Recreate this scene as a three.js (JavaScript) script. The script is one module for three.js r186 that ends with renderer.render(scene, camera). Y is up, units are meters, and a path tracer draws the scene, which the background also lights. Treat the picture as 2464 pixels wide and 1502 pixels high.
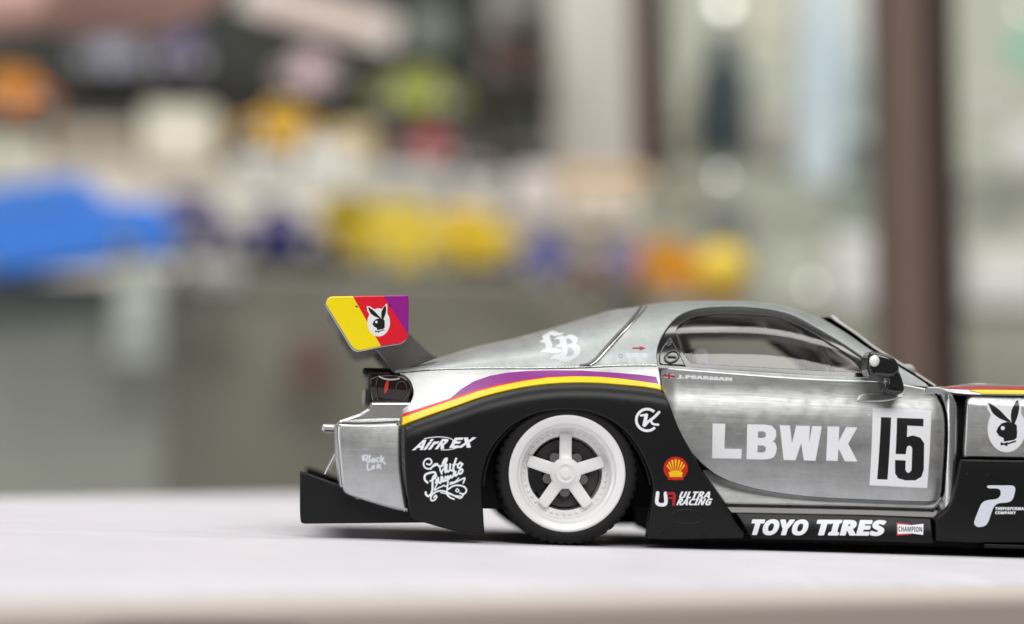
import * as THREE from 'three';
import { mergeGeometries } from 'three/addons/utils/BufferGeometryUtils.js';
import { RoundedBoxGeometry } from 'three/addons/geometries/RoundedBoxGeometry.js';
import { MarchingCubes } from 'three/addons/objects/MarchingCubes.js';
import { RectAreaLightUniformsLib } from 'three/addons/lights/RectAreaLightUniformsLib.js';

// ------------------------------------------------------------------ camera, light, exposure
const W = 2464, H = 1502;                     // the photograph was measured on a grid of this size
const scene = new THREE.Scene();
const camera = new THREE.PerspectiveCamera(13.08, W / H, 0.02, 12);
camera.position.set(0, 0.0073, 0.19);
camera.lookAt(0, 0.01615, 0);
camera.rotateZ(0.03);
camera.focus = 0.1905;
camera.userData.fStop = camera.getFocalLength() / 4.1;   // a phone lens, 4 mm across
camera.updateMatrixWorld(true);

const renderer = new THREE.WebGLRenderer({ antialias: true });
renderer.setSize(1024, 624);
renderer.toneMapping = THREE.LinearToneMapping;
renderer.toneMappingExposure = 1.0;
renderer.shadowMap.enabled = true;

scene.background = new THREE.Color().setRGB(0.18, 0.172, 0.164);      // dim light of the shop all round
RectAreaLightUniformsLib.init();
function ceilingLamp(x, y, z, tx, ty, tz, w, h, power, tint) {
  const l = new THREE.RectAreaLight(new THREE.Color().setRGB(...tint), power, w, h);
  l.position.set(x, y, z); l.lookAt(tx, ty, tz); scene.add(l);
}
ceilingLamp(-0.45, 0.8, 0.02, 0, 0, 0, 0.45, 0.45, 4.2, [1, 0.99, 0.97]);
ceilingLamp(0.15, 0.85, 0.75, 0, 0, 0, 0.8, 0.4, 8.0, [1, 0.99, 0.975]);
ceilingLamp(-0.95, 0.28, 0.38, 0, 0.01, 0, 0.28, 0.5, 4.5, [0.96, 0.98, 1]);          // shop window to the left
ceilingLamp(0.1, 1.0, -0.24, 0.08, 0.08, -0.9, 1.5, 0.35, 6.0, [1, 0.99, 0.96]);   // over the cabinets

// ------------------------------------------------------------------ helpers
let seed = 7;
const rnd = () => { seed = (seed * 1664525 + 1013904223) >>> 0; return seed / 4294967296; };
const lerp = (a, b, t) => a + (b - a) * t, clamp = (x, a, b) => Math.min(b, Math.max(a, x));
const smooth = (a, b, x) => { const t = clamp((x - a) / (b - a), 0, 1); return t * t * (3 - 2 * t); };
const V = (x, y, z) => new THREE.Vector3(x, y, z);
const taken = new Map();
function numbered(n) { const k = taken.get(n) ?? 0; taken.set(n, k + 1); return k ? n + '_' + String(k).padStart(3, '0') : n; }
function thing(name, label, category, group) {
  const o = new THREE.Group(); o.name = numbered(name); o.userData = { label, category };
  if (group) o.userData.group = group;
  scene.add(o); return o;
}
function tag(o, label, category, group, kind) {
  if (label) o.userData.label = label; if (category) o.userData.category = category;
  if (group) o.userData.group = group; if (kind) o.userData.kind = kind; return o;
}
function part(name, g, m, parent, scale = 1) {
  if (Array.isArray(g)) g = g.length > 1 ? mergeGeometries(g.map((x) => { x = x.index ? x.toNonIndexed() : x; for (const k of Object.keys(x.attributes)) if (!['position', 'normal', 'uv'].includes(k)) x.deleteAttribute(k); return x; })) : g[0];
  if (scale !== 1) g.scale(scale, scale, scale);
  const o = new THREE.Mesh(g, m); o.name = name; o.castShadow = o.receiveShadow = true; parent.add(o); return o;
}
function noise2(seedN) {                     // tiling value noise
  const N = 256, t = new Float32Array(N * N); let s = seedN;
  for (let i = 0; i < t.length; i++) { s = (s * 1664525 + 1013904223) >>> 0; t[i] = s / 4294967296; }
  return (x, y) => {
    const ix = Math.floor(x), iy = Math.floor(y), fx = x - ix, fy = y - iy, u = fx * fx * (3 - 2 * fx), v = fy * fy * (3 - 2 * fy);
    const g = (a, b) => t[((b % N + N) % N) * N + ((a % N + N) % N)];
    return lerp(lerp(g(ix, iy), g(ix + 1, iy), u), lerp(g(ix, iy + 1), g(ix + 1, iy + 1), u), v);
  };
}
function dataTex(w, h, f, srgb = false) {
  const d = new Uint8Array(w * h * 4);
  for (let y = 0; y < h; y++) for (let x = 0; x < w; x++) {
    const c = f(x / w, y / h), i = (y * w + x) * 4;
    if (typeof c === 'number') d[i] = d[i + 1] = d[i + 2] = clamp(c, 0, 1) * 255; else for (let k = 0; k < 3; k++) d[i + k] = clamp(c[k], 0, 1) * 255;
    d[i + 3] = 255;
  }
  const t = new THREE.DataTexture(d, w, h); t.magFilter = t.minFilter = THREE.LinearFilter; t.wrapS = t.wrapT = THREE.RepeatWrapping;
  if (srgb) t.colorSpace = THREE.SRGBColorSpace; t.needsUpdate = true; return t;
}
const rgb = (r, g, b) => new THREE.Color().setRGB(r, g, b);
const std = (c, roughness = 0.5, metalness = 0, more = {}) => new THREE.MeshPhysicalMaterial({ color: rgb(...c), roughness, metalness, ...more });
function pchip(pts) {                        // smooth curve through points sorted by x
  const n = pts.length, d = [], m = [];
  for (let i = 0; i < n - 1; i++) d.push((pts[i + 1][1] - pts[i][1]) / (pts[i + 1][0] - pts[i][0]));
  for (let i = 0; i < n; i++) m.push(i === 0 ? d[0] : i === n - 1 ? d[n - 2] : d[i - 1] * d[i] <= 0 ? 0 : 2 * d[i - 1] * d[i] / (d[i - 1] + d[i]));
  return (x) => {
    if (x <= pts[0][0]) return pts[0][1] + (x - pts[0][0]) * m[0];
    if (x >= pts[n - 1][0]) return pts[n - 1][1] + (x - pts[n - 1][0]) * m[n - 1];
    let i = 0; while (x > pts[i + 1][0]) i++;
    const h = pts[i + 1][0] - pts[i][0], t = (x - pts[i][0]) / h, t2 = t * t, t3 = t2 * t;
    return (2 * t3 - 3 * t2 + 1) * pts[i][1] + (t3 - 2 * t2 + t) * h * m[i] + (3 * t2 - 2 * t3) * pts[i + 1][1] + (t3 - t2) * h * m[i + 1];
  };
}

// ------------------------------------------------------------------ measuring: from the picture to places
function ray(u, v) {
  const p = V(u / W * 2 - 1, 1 - v / H * 2, 0.5).unproject(camera);
  return p.sub(camera.position).normalize();
}
function onGround(u, v, y = 0) { const d = ray(u, v), k = (y - camera.position.y) / d.y; return camera.position.clone().addScaledVector(d, k); }
function far(u, v, depth) { const d = ray(u, v), k = depth / -d.z; return camera.position.clone().addScaledVector(d, k); }   // depth = metres in front of the lens

// the car stands turned a little, its tail nearer to the lens; local axes: x forward, y up, z to the near side, in millimetres
const YAW = 0.0567;
const car = thing('model_car', 'bare silver model race car with black wide arches and number 15 on its door', 'model car');
{
  const c = onGround(1364, 1313), off = V(0, 0, 0.0142).applyAxisAngle(V(0, 1, 0), YAW);
  car.position.set(c.x - off.x, 0, c.z - off.z); car.rotation.y = YAW; car.updateMatrixWorld(true);
}
const carInv = car.matrixWorld.clone().invert(), eye = camera.position.clone().applyMatrix4(carInv).multiplyScalar(1000);
function at(u, v, w) { const d = ray(u, v).transformDirection(carInv), k = (w - eye.z) / d.z; return [eye.x + k * d.x, eye.y + k * d.y]; }
function tr(u, v, zf) { let w = 13, p; for (let i = 0; i < 14; i++) { p = at(u, v, w); w = lerp(w, zf(p[0], p[1]), 0.8); } return p; }
const X = (u, w = 13) => at(u, 1100, w)[0];
const traceCurve = (pts, w) => pchip(pts.map(([u, v]) => at(u, v, w)));

// outlines are lists of runs; a run of more than two points is a smooth curve, runs meet in corners
function runs(list) {
  const out = [];
  for (const r of list) {
    let pts = r;
    if (r.length > 2) pts = new THREE.CatmullRomCurve3(r.map((p) => V(p[0], p[1], 0)), false, 'centripetal').getPoints(r.length * 5).map((p) => [p.x, p.y]);
    for (const p of pts) { const q = out[out.length - 1]; if (!q || Math.hypot(p[0] - q[0], p[1] - q[1]) > 0.3) out.push(p); }
  }
  if (Math.hypot(out[0][0] - out.at(-1)[0], out[0][1] - out.at(-1)[1]) < 0.3) out.pop();
  return out;
}
const area = (p) => p.reduce((s, a, i) => { const b = p[(i + 1) % p.length]; return s + a[0] * b[1] - b[0] * a[1]; }, 0) / 2;
function resample(p, step) {
  const out = [];
  p.forEach((a, i) => { const b = p[(i + 1) % p.length], n = Math.max(1, Math.ceil(Math.hypot(b[0] - a[0], b[1] - a[1]) / step)); for (let k = 0; k < n; k++) out.push([lerp(a[0], b[0], k / n), lerp(a[1], b[1], k / n)]); });
  return out;
}
function outward(p) {                        // unit normals of a counter-clockwise outline, pointing out
  return p.map((c, i) => {
    const a = p[(i + p.length - 1) % p.length], b = p[(i + 1) % p.length];
    let d1 = [c[0] - a[0], c[1] - a[1]], d2 = [b[0] - c[0], b[1] - c[1]]; const l1 = Math.hypot(...d1) || 1, l2 = Math.hypot(...d2) || 1;
    const n1 = [d1[1] / l1, -d1[0] / l1], n2 = [d2[1] / l2, -d2[0] / l2], n = [n1[0] + n2[0], n1[1] + n2[1]], l = Math.hypot(...n) || 1, dot = Math.max(0.45, (n[0] * n1[0] + n[1] * n1[1]) / l);
    return [n[0] / l / dot, n[1] / l / dot];
  });
}
// a sheet over a mapping S(a, b) -> point, cut to an outline with holes, with rounded edges and thickness
function sheet(outline, S, { holes = [], th = 0.5, bev = 0.12, step = 0.55, scaleB = 1, uv } = {}) {
  const N = (a, b) => { const e = 0.02, eb = e / scaleB, p = S(a - e, b), q = S(a + e, b), r = S(a, b - eb), s = S(a, b + eb); return q.sub(p).cross(s.sub(r)).normalize(); };
  const norm = (p) => p.map(([a, b]) => [a, b * scaleB]), den = ([a, b]) => [a, b / scaleB];
  let outer = resample(norm(outline), step); if (area(outer) < 0) outer.reverse();
  const hs = holes.map((h) => { let q = resample(norm(h), step); if (area(q) > 0) q.reverse(); return q; });
  const rings = [outer, ...hs], outs = rings.map(outward);
  const inset = rings.map((r, k) => r.map((p, i) => [p[0] - outs[k][i][0] * bev, p[1] - outs[k][i][1] * bev]));
  const pos = [], nor = [], uvs = [], idx = [];
  const put = (a, b, depth, blend, dir) => {   // blend turns the normal from the surface's to the edge's
    const p = S(a, b), n = N(a, b), e = 0.02;
    let nn = n;
    if (blend) { const t = S(a + dir[0] * e, b + dir[1] * e / scaleB).sub(p).normalize(); nn = n.clone().multiplyScalar(Math.cos(blend)).addScaledVector(t, Math.sin(blend)).normalize(); }
    const q = p.clone().addScaledVector(n, -depth);
    pos.push(q.x, q.y, q.z); nor.push(nn.x, nn.y, nn.z); const c = uv ? uv(p, a, b) : carUV(p.x, p.y); uvs.push(c[0], c[1]);
    return pos.length / 3 - 1;
  };
  // face
  const flat = inset.flat(), V2 = (r) => r.map((p) => new THREE.Vector2(p[0], p[1]));
  const pts = flat.map((p) => p.slice()), tris = THREE.ShapeUtils.triangulateShape(V2(inset[0]), inset.slice(1).map(V2));
  const mids = new Map(), mid = (i, j) => { const k = i < j ? i * 1e6 + j : j * 1e6 + i; if (!mids.has(k)) { pts.push([(pts[i][0] + pts[j][0]) / 2, (pts[i][1] + pts[j][1]) / 2]); mids.set(k, pts.length - 1); } return mids.get(k); };
  const len = (i, j) => Math.hypot(pts[i][0] - pts[j][0], pts[i][1] - pts[j][1]), lim = step * 1.6, done = [];
  const stack = tris.map((t) => [...t]);
  while (stack.length) {
    const [a, b, c] = stack.pop(), ab = len(a, b), bc = len(b, c), ca = len(c, a), m = Math.max(ab, bc, ca);
    if (m < lim) { done.push([a, b, c]); continue; }
    if (m === ab) { const d = mid(a, b); stack.push([a, d, c], [d, b, c]); } else if (m === bc) { const d = mid(b, c); stack.push([a, b, d], [a, d, c]); } else { const d = mid(c, a); stack.push([a, b, d], [d, b, c]); }
  }
  const ids = pts.map((p) => { const q = den(p); return put(q[0], q[1], 0, 0); });
  for (const t of done) idx.push(...t.map((i) => ids[i]));
  // edges
  rings.forEach((r, k) => {
    const K = bev > 0 ? 3 : 0, rows = [];
    for (let s = 0; s <= K; s++) { const th2 = K ? s / K * Math.PI / 2 : 0; rows.push(r.map((p, i) => { const o = outs[k][i], f = bev * (1 - Math.sin(th2)), l = Math.hypot(...o), q = den([p[0] - o[0] * f, p[1] - o[1] * f]); return put(q[0], q[1], bev * (1 - Math.cos(th2)), th2, [o[0] / l, o[1] / l]); })); }
    rows.push(r.map((p, i) => { const q = den(p), o = outs[k][i], l = Math.hypot(...o); return put(q[0], q[1], bev, Math.PI / 2, [o[0] / l, o[1] / l]); }));
    rows.push(r.map((p, i) => { const q = den(p), o = outs[k][i], l = Math.hypot(...o); return put(q[0], q[1], th, Math.PI / 2, [o[0] / l, o[1] / l]); }));
    for (let s = 0; s < rows.length - 1; s++) for (let i = 0; i < r.length; i++) { const j = (i + 1) % r.length, a = rows[s][i], b = rows[s][j], c = rows[s + 1][i], d = rows[s + 1][j]; idx.push(a, d, b, a, c, d); }
  });
  const g = new THREE.BufferGeometry();
  g.setAttribute('position', new THREE.Float32BufferAttribute(pos, 3)); g.setAttribute('normal', new THREE.Float32BufferAttribute(nor, 3)); g.setAttribute('uv', new THREE.Float32BufferAttribute(uvs, 2)); g.setIndex(idx);
  return g;
}
function mirrored(g) {
  const m = g.clone(), p = m.attributes.position, n = m.attributes.normal;
  for (let i = 0; i < p.count; i++) { p.setZ(i, -p.getZ(i)); n.setZ(i, -n.getZ(i)); }
  const ix = m.index.array.slice(); for (let i = 0; i < ix.length; i += 3) { const t = ix[i + 1]; ix[i + 1] = ix[i + 2]; ix[i + 2] = t; }
  m.setIndex(new THREE.BufferAttribute(ix, 1)); return m;
}
// a panel of the car's side: outline in picture measures, laid on z = zf(x, y)
const sideS = (zf) => (x, y) => V(x, y, zf(x, y));
function sidePanel(list, zf, o = {}) { return sheet(runs(list).map(([u, v]) => tr(u, v, zf)), sideS(zf), { ...o, holes: (o.holes ?? []).map((h) => runs(h).map(([u, v]) => tr(u, v, zf))) }); }
function both(name, g, m, mFar, label) {
  const far2 = mirrored(g);
  const a = part(name, g, m, car, 0.001); part(name, far2, mFar ?? m, car, 0.001);
  if (label) a.userData.label = label; return a;
}
function tubeOn(pts, r, seg = 60, closed = false) { return new THREE.TubeGeometry(new THREE.CatmullRomCurve3(pts, closed, 'centripetal'), seg, r, 8, closed); }

// ------------------------------------------------------------------ the print on the car's side
const X0 = -19.5, K = 36, CW = 2048, CH = 704, X1 = X0 + CW / K, YT = CH / K;
const carUV = (x, y) => [(x - X0) / (X1 - X0), y / YT];
const doorCurve = pchip([[1, 12.55], [3, 12.9], [5, 13.2], [6.6, 13.3], [8, 13.27], [9.4, 13.16], [10.2, 13.0], [10.9, 12.81], [11.5, 12.7], [12.3, 12.64]]);
const zDoor = (x, y) => doorCurve(y);

// ------------------------------------------------------------------ the car's surfaces (millimetres, near side)
const topLine = traceCurve([[900, 893], [960, 886], [1014, 873], [1050, 862], [1100, 846], [1150, 831], [1241, 811], [1337, 785], [1433, 756], [1481, 742], [1528, 736.5], [1552, 731.5], [1600, 724], [1672, 720], [1764, 719], [1788, 719.5], [1846, 725], [1893, 734], [1929, 744], [1965, 756], [2000, 771], [2045, 797], [2100, 829], [2150, 858], [2215, 896], [2270, 930]], 4);
const shoulderY = traceCurve([[900, 899], [950, 896], [1050, 889], [1150, 886.5], [1300, 886], [1400, 884], [1500, 880], [1583, 880], [1700, 891], [1870, 904], [1965, 910], [2080, 915], [2160, 922], [2225, 929], [2290, 938]], 12.3);
const shoulderZ = pchip([[-14, 11.3], [-10, 11.9], [-5, 12.3], [6, 12.35], [20, 12.4], [26, 12.0], [31, 11.6]]);
function shellS(x, t) {
  const ys = shoulderY(x), yc = Math.max(ys + 0.25, topLine(x)), h = yc - ys, zs = shoulderZ(x), k = Math.min(1, h / 5), s = 1 - t;
  const b = [s * s * s, 3 * s * s * t, 3 * s * t * t, t * t * t];
  return V(x, b[0] * ys + b[1] * (ys + 0.72 * h) + (b[2] + b[3]) * yc, b[0] * zs + b[1] * (zs - 1.25 * k) + b[2] * zs * 0.63);
}
function shellT(x, y) { let a = 0, b = 1; for (let i = 0; i < 30; i++) { const m = (a + b) / 2; shellS(x, m).y < y ? a = m : b = m; } return (a + b) / 2; }
const zShell = (x, y) => shellS(x, shellT(x, y)).z;
const trShell = (u, v) => { const p = tr(u, v, zShell); return [p[0], shellT(p[0], p[1])]; };
const flareTop = traceCurve([[960, 1026], [972, 1020], [1050, 992], [1100, 975], [1150, 957], [1200, 943], [1260, 930], [1320, 922], [1380, 919], [1440, 920], [1500, 925], [1550, 930], [1592, 937], [1640, 950]], 14);
const zFlare = (x, y) => {
  const d = clamp(flareTop(x) - y, 0, 30), r = 1.25, z0 = 15.0 - 0.012 * (y - 5) ** 2;
  return z0 - r * 0.9 + Math.sqrt(Math.max(0, r * r - Math.max(0, r - d) ** 2)) * 0.9 - 0.5 * smooth(-11.2, -13.5, x);
};
const zQuarter = (x, y) => { const a = shoulderY(x), b = Math.min(flareTop(x), a - 0.3), d = clamp((a - y) / (a - b), 0, 1.2), za = shoulderZ(x) + 0.1; return za + (zFlare(x, b) - za) * Math.pow(d, 0.85); };
const zBumper = (x, y) => 14.25 - 0.045 * (y - 5.5) ** 2 * (y < 5.5 ? 0.9 : 1) - 0.55 * smooth(-12.5, -16.6, x) ** 2;
const zSill = (x, y) => 12.75 + 0.05 * (3 - y);
const zSkirt = (x, y) => 14.05 - 0.5 * smooth(1.3, 3.2, y);
const zFenderTop = (x, y) => 13.75 - 0.02 * (y - 7) ** 2 - 0.35 * smooth(10.7, 11.6, y);
const zFenderLow = (x, y) => 14.35 - 0.02 * (y - 4) ** 2;

// ------------------------------------------------------------------ print (tampo lettering and stripes)
function newCanvas(fill) { const c = document.createElement('canvas'); c.width = CW; c.height = CH; const g = c.getContext('2d'); g.fillStyle = fill; g.fillRect(0, 0, CW, CH); return [c, g]; }
const cx = ([x, y]) => [(x - X0) * K, (YT - y) * K];
function stamp(g, u, v, zf, fn) {
  const p = cx(tr(u, v, zf)), a = cx(tr(u + 20, v, zf)), b = cx(tr(u, v + 20, zf));
  g.save(); g.setTransform((a[0] - p[0]) / 20, (a[1] - p[1]) / 20, (b[0] - p[0]) / 20, (b[1] - p[1]) / 20, p[0], p[1]); g.translate(-u, -v); fn(g); g.restore();
}
const zm = (s, ox, oy) => ([x, y]) => [(ox + x / s) / 1.5304, (oy + y / s) / 1.5304];
function poly(g, pts, fill, curve = false) {
  g.beginPath();
  const p = curve ? new THREE.CatmullRomCurve3(pts.map((q) => V(q[0], q[1], 0)), true, 'catmullrom', 0.35).getPoints(pts.length * 6).map((q) => [q.x, q.y]) : pts;
  p.forEach((q, i) => i ? g.lineTo(...q) : g.moveTo(...q)); g.closePath(); g.fillStyle = fill; g.fill();
}
function stroke(g, pts, w, color) {
  const p = pts.length > 2 ? new THREE.CatmullRomCurve3(pts.map((q) => V(q[0], q[1], 0))).getPoints(pts.length * 6).map((q) => [q.x, q.y]) : pts;
  g.beginPath(); p.forEach((q, i) => i ? g.lineTo(...q) : g.moveTo(...q)); g.lineWidth = w; g.lineCap = g.lineJoin = 'round'; g.strokeStyle = color; g.stroke();
}
function disc(g, x, y, rx, ry, fill) { g.beginPath(); g.ellipse(x, y, rx, ry, 0, 0, 7); g.fillStyle = fill; g.fill(); }
// text stretched into the box x0..x1, y0..y1, its baseline sloping by `slope`, slanted by `skew`, fattened by `fat`
function word(g, text, x0, y0, x1, y1, fill, { skew = 0, slope = 0, fat = 0, font = 'bold 100px sans-serif' } = {}) {
  g.save(); g.font = font; g.textBaseline = 'alphabetic';
  const m = g.measureText(text), w = m.actualBoundingBoxLeft + m.actualBoundingBoxRight, a = m.actualBoundingBoxAscent, d = m.actualBoundingBoxDescent, h = a + d;
  const sy = (y1 - y0) / h, sx = (x1 - x0 - Math.abs(skew) * (y1 - y0)) / w;
  g.transform(1, slope, 0, 1, x0, y0); g.transform(1, 0, -skew, 1, skew > 0 ? skew * (y1 - y0) : 0, 0); g.scale(sx, sy);
  g.fillStyle = fill; g.fillText(text, m.actualBoundingBoxLeft, a);
  if (fat) { g.lineWidth = fat / Math.min(sx, sy); g.lineJoin = 'round'; g.strokeStyle = fill; g.strokeText(text, m.actualBoundingBoxLeft, a); }
  g.restore();
}
function hareEmblem(g, q, white, black) {
  const P = (l) => l.map(q), s = (q([100, 0])[0] - q([0, 0])[0]) / 100, o = q([0, 0]);
  disc(g, o[0] + 1040 * s, o[1] + 795 * s, 352 * s, 438 * s, white);
  poly(g, P([[668, 300], [690, 283], [760, 300], [900, 385], [1000, 520], [760, 560], [690, 440]]), white);
  poly(g, P([[1275, 215], [1305, 225], [1312, 300], [1310, 520], [1150, 570], [1130, 420], [1180, 330]]), white);
  poly(g, P([[710, 325], [800, 370], [920, 460], [1040, 590], [1115, 660], [1060, 668], [900, 600], [780, 500]]), black, true);
  poly(g, P([[1255, 270], [1275, 400], [1250, 540], [1190, 690], [1130, 670], [1120, 540], [1140, 440], [1200, 330]]), black, true);
  poly(g, P([[1050, 672], [1170, 680], [1225, 740], [1232, 860], [1225, 960], [1180, 1005], [990, 1035], [985, 970], [900, 930], [850, 850], [880, 770], [950, 700]]), black);
  disc(g, o[0] + 968 * s, o[1] + 785 * s, 40 * s, 40 * s, white);
  poly(g, P([[930, 1042], [990, 1070], [1058, 1042], [1052, 1122], [990, 1092], [935, 1108]]), black);
  poly(g, P([[1055, 1060], [1215, 1012], [1212, 1040], [1060, 1088]]), black);
}
const WHITE = '#f2f4f8', INK = '#0c0c0c', YEL = '#ffe000', RED = '#e0152a', PUR = '#8e1f8a';
function printMetal(g, C) {      // C(colour) gives the colour to lay down
  const path = (pts, zf, color, curve) => { poly(g, (curve ? runs([pts]) : pts).map(([u, v]) => cx(tr(u, v, zf))), C(color)); };
  // stripes over the rear arch, lower edges first
  const yLow = [[967, 1024], [972, 1022], [1050, 994], [1100, 977], [1150, 959], [1200, 945], [1260, 932], [1320, 924], [1380, 921], [1440, 922], [1500, 927], [1550, 932], [1600, 940]];
  const yTop = [[967, 1005], [972, 1003], [1050, 976], [1100, 959], [1150, 942], [1200, 929], [1260, 917], [1320, 908.5], [1380, 905.5], [1440, 906.5], [1500, 912], [1550, 919], [1596, 927]];
  const rTop = [[967, 997], [972, 995], [1050, 970], [1100, 953.5], [1150, 937.5], [1200, 925], [1260, 914], [1320, 906.5], [1380, 904.5]];
  const pTop = [[1081, 961], [1110, 936], [1140, 918], [1180, 904], [1220, 897], [1270, 893], [1330, 891], [1400, 892], [1480, 897], [1540, 902], [1579, 907]], pLow = [[1585, 924], [1550, 919], [1500, 912], [1440, 907], [1380, 906], [1320, 908], [1260, 916], [1200, 926], [1150, 940]];
  path([...pTop, ...pLow], zQuarter, PUR);
  path([...rTop, ...yTop.slice(0, 9).reverse()], zQuarter, RED);
  path([...yLow, ...yTop.slice().reverse()], zQuarter, YEL);
  // gothic letters, arrow, small roundel and line of text on the roof side
  const a = zm(4.928, 1950, 1180);
  stamp(g, 1345, 830, zShell, (c) => {
    c.beginPath();
    const sub = (l) => { const p = new THREE.CatmullRomCurve3(l.map(a).map((q) => V(q[0], q[1], 0)), true, 'catmullrom', 0.2).getPoints(l.length * 4); p.forEach((q, i) => i ? c.lineTo(q.x, q.y) : c.moveTo(q.x, q.y)); c.closePath(); };
    sub([[255, 270], [330, 220], [455, 160], [500, 175], [570, 215], [650, 205], [600, 250], [480, 275], [400, 250], [385, 290], [400, 400], [420, 430], [405, 495], [480, 505], [560, 530], [600, 550], [560, 585], [450, 600], [330, 580], [195, 578], [240, 530], [290, 510], [290, 430], [270, 405], [190, 385], [225, 355], [260, 345], [255, 300]]);
    c.fillStyle = C(WHITE); c.fill(); c.beginPath();
    sub([[440, 345], [480, 310], [560, 275], [620, 270], [660, 290], [720, 255], [770, 250], [830, 275], [885, 320], [880, 370], [845, 425], [905, 470], [925, 530], [915, 600], [870, 650], [790, 700], [700, 740], [620, 740], [540, 715], [480, 695], [375, 700], [400, 660], [470, 620], [560, 610], [590, 580], [600, 500], [570, 485], [480, 475], [490, 450], [540, 430], [550, 400], [545, 345], [500, 335]]);
    sub([[670, 335], [720, 330], [785, 380], [770, 410], [690, 440], [675, 390]]);
    sub([[690, 490], [760, 500], [810, 560], [800, 620], [740, 650], [655, 655], [690, 590]]);
    c.fill('evenodd');
  });
  stamp(g, 1530, 848, zShell, (c) => {
    poly(c, [[1865, 495], [2000, 490], [1995, 470], [2115, 505], [2010, 545], [2000, 522], [1880, 520]].map(a), C('#b5203c'));
    disc(c, ...a([1655, 645]), 9, 8.5, C('#e4e7ec')); disc(c, ...a([1655, 645]), 6.4, 6, C('#b8bcc2')); word(c, 'w', ...a([1622, 628]), ...a([1690, 664]), C('#e4e7ec'));
    word(c, 'IMUZETER', ...a([1748, 598]), ...a([2142, 664]), C('#e4e9ee'), { fat: 0.7 });
  });
  // door
  const b = zm(2.738, 2350, 1080), e = zm(2.2413, 3050, 1400), d = zm(2.635, 2350, 1500);
  stamp(g, 1690, 910, zDoor, (c) => {
    poly(c, [[262, 812], [368, 820], [366, 856], [264, 850]].map(b), C('#d6d8dc'));
    stroke(c, [[262, 830], [368, 838]].map(b), 4, C('#b3263a')); stroke(c, [[316, 812], [316, 856]].map(b), 4, C('#b3263a'));
    stroke(c, [[270, 816], [300, 828]].map(b), 1.6, C('#8a4a6a')); stroke(c, [[335, 845], [362, 853]].map(b), 1.6, C('#8a4a6a'));
    word(c, 'J.PEARMAN', ...b([398, 822]), ...b([946, 862]), C(WHITE), { slope: 0.055, fat: 1.1, skew: 0.1 });
  });
  stamp(g, 1890, 1065, zDoor, (c) => {
    poly(c, [[724, 157], [848, 160], [838, 402], [1005, 406], [1003, 500], [720, 496]].map(d), C(WHITE));
    c.beginPath();
    const bq = [[1060, 166], [1230, 168], [1300, 180], [1338, 225], [1342, 275], [1325, 318], [1308, 330], [1335, 352], [1346, 395], [1340, 440], [1318, 485], [1265, 505], [1210, 508], [1053, 504]].map(d);
    const h1 = [[1166, 234], [1215, 235], [1240, 250], [1238, 285], [1212, 298], [1163, 297]].map(d), h2 = [[1162, 370], [1212, 371], [1240, 390], [1238, 425], [1210, 440], [1158, 438]].map(d);
    for (const q of [bq, h1, h2]) { q.forEach((p, i) => i ? c.lineTo(...p) : c.moveTo(...p)); c.closePath(); }
    c.fillStyle = C(WHITE); c.fill('evenodd');
    poly(c, [[1375, 175], [1475, 177], [1493, 350], [1535, 179], [1668, 181], [1660, 350], [1690, 182], [1785, 185], [1722, 520], [1608, 516], [1582, 350], [1528, 514], [1412, 511]].map(d), C(WHITE));
    poly(c, [[1840, 186], [1955, 188], [1948, 330], [2020, 192], [2130, 196], [2040, 355], [2130, 528], [2008, 525], [1945, 400], [1938, 522], [1825, 519]].map(d), C(WHITE));
  });
  stamp(g, 2168, 1078, zDoor, (c) => {
    poly(c, [[372, 228], [857, 250], [822, 893], [345, 868]].map(e), C(WHITE));
    poly(c, [[440, 306], [522, 310], [492, 822], [408, 818]].map(e), C(INK));
    poly(c, [[572, 312], [790, 320], [787, 382], [655, 375], [650, 470], [700, 458], [760, 475], [792, 520], [790, 740], [772, 798], [722, 828], [640, 828], [580, 810], [555, 770], [553, 660], [640, 665], [638, 740], [650, 762], [670, 767], [690, 745], [695, 570], [688, 548], [668, 540], [650, 552], [640, 612], [558, 610]].map(e), C(INK));
    disc(c, ...e([340, 286]), 2.4, 2, C('#f4f4f4'));
  });
  stamp(g, 2420, 1025, zFenderTop, (c) => hareEmblem(c, zm(5.007, 3500, 1420), C(WHITE), C(INK)));
  stamp(g, 898, 1114, zBumper, (c) => {
    const f = zm(2.731, 1050, 1500), w = (l) => stroke(c, l.map(f), 4.2, C('#d4dae2'));
    w([[775, 495], [800, 485], [830, 490], [820, 520], [785, 535], [780, 500], [830, 550]]); w([[850, 485], [845, 550]]); w([[880, 520], [865, 545], [885, 550], [895, 515], [900, 548]]); w([[935, 510], [915, 530], [935, 550]]); w([[965, 490], [958, 550], [990, 510], [970, 525], [1005, 570]]);
    w([[830, 570], [830, 630], [860, 625]]); w([[885, 590], [870, 610], [890, 615], [895, 590]]); w([[930, 575], [925, 612], [955, 580], [940, 595], [960, 610]]);
  });
}
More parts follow.
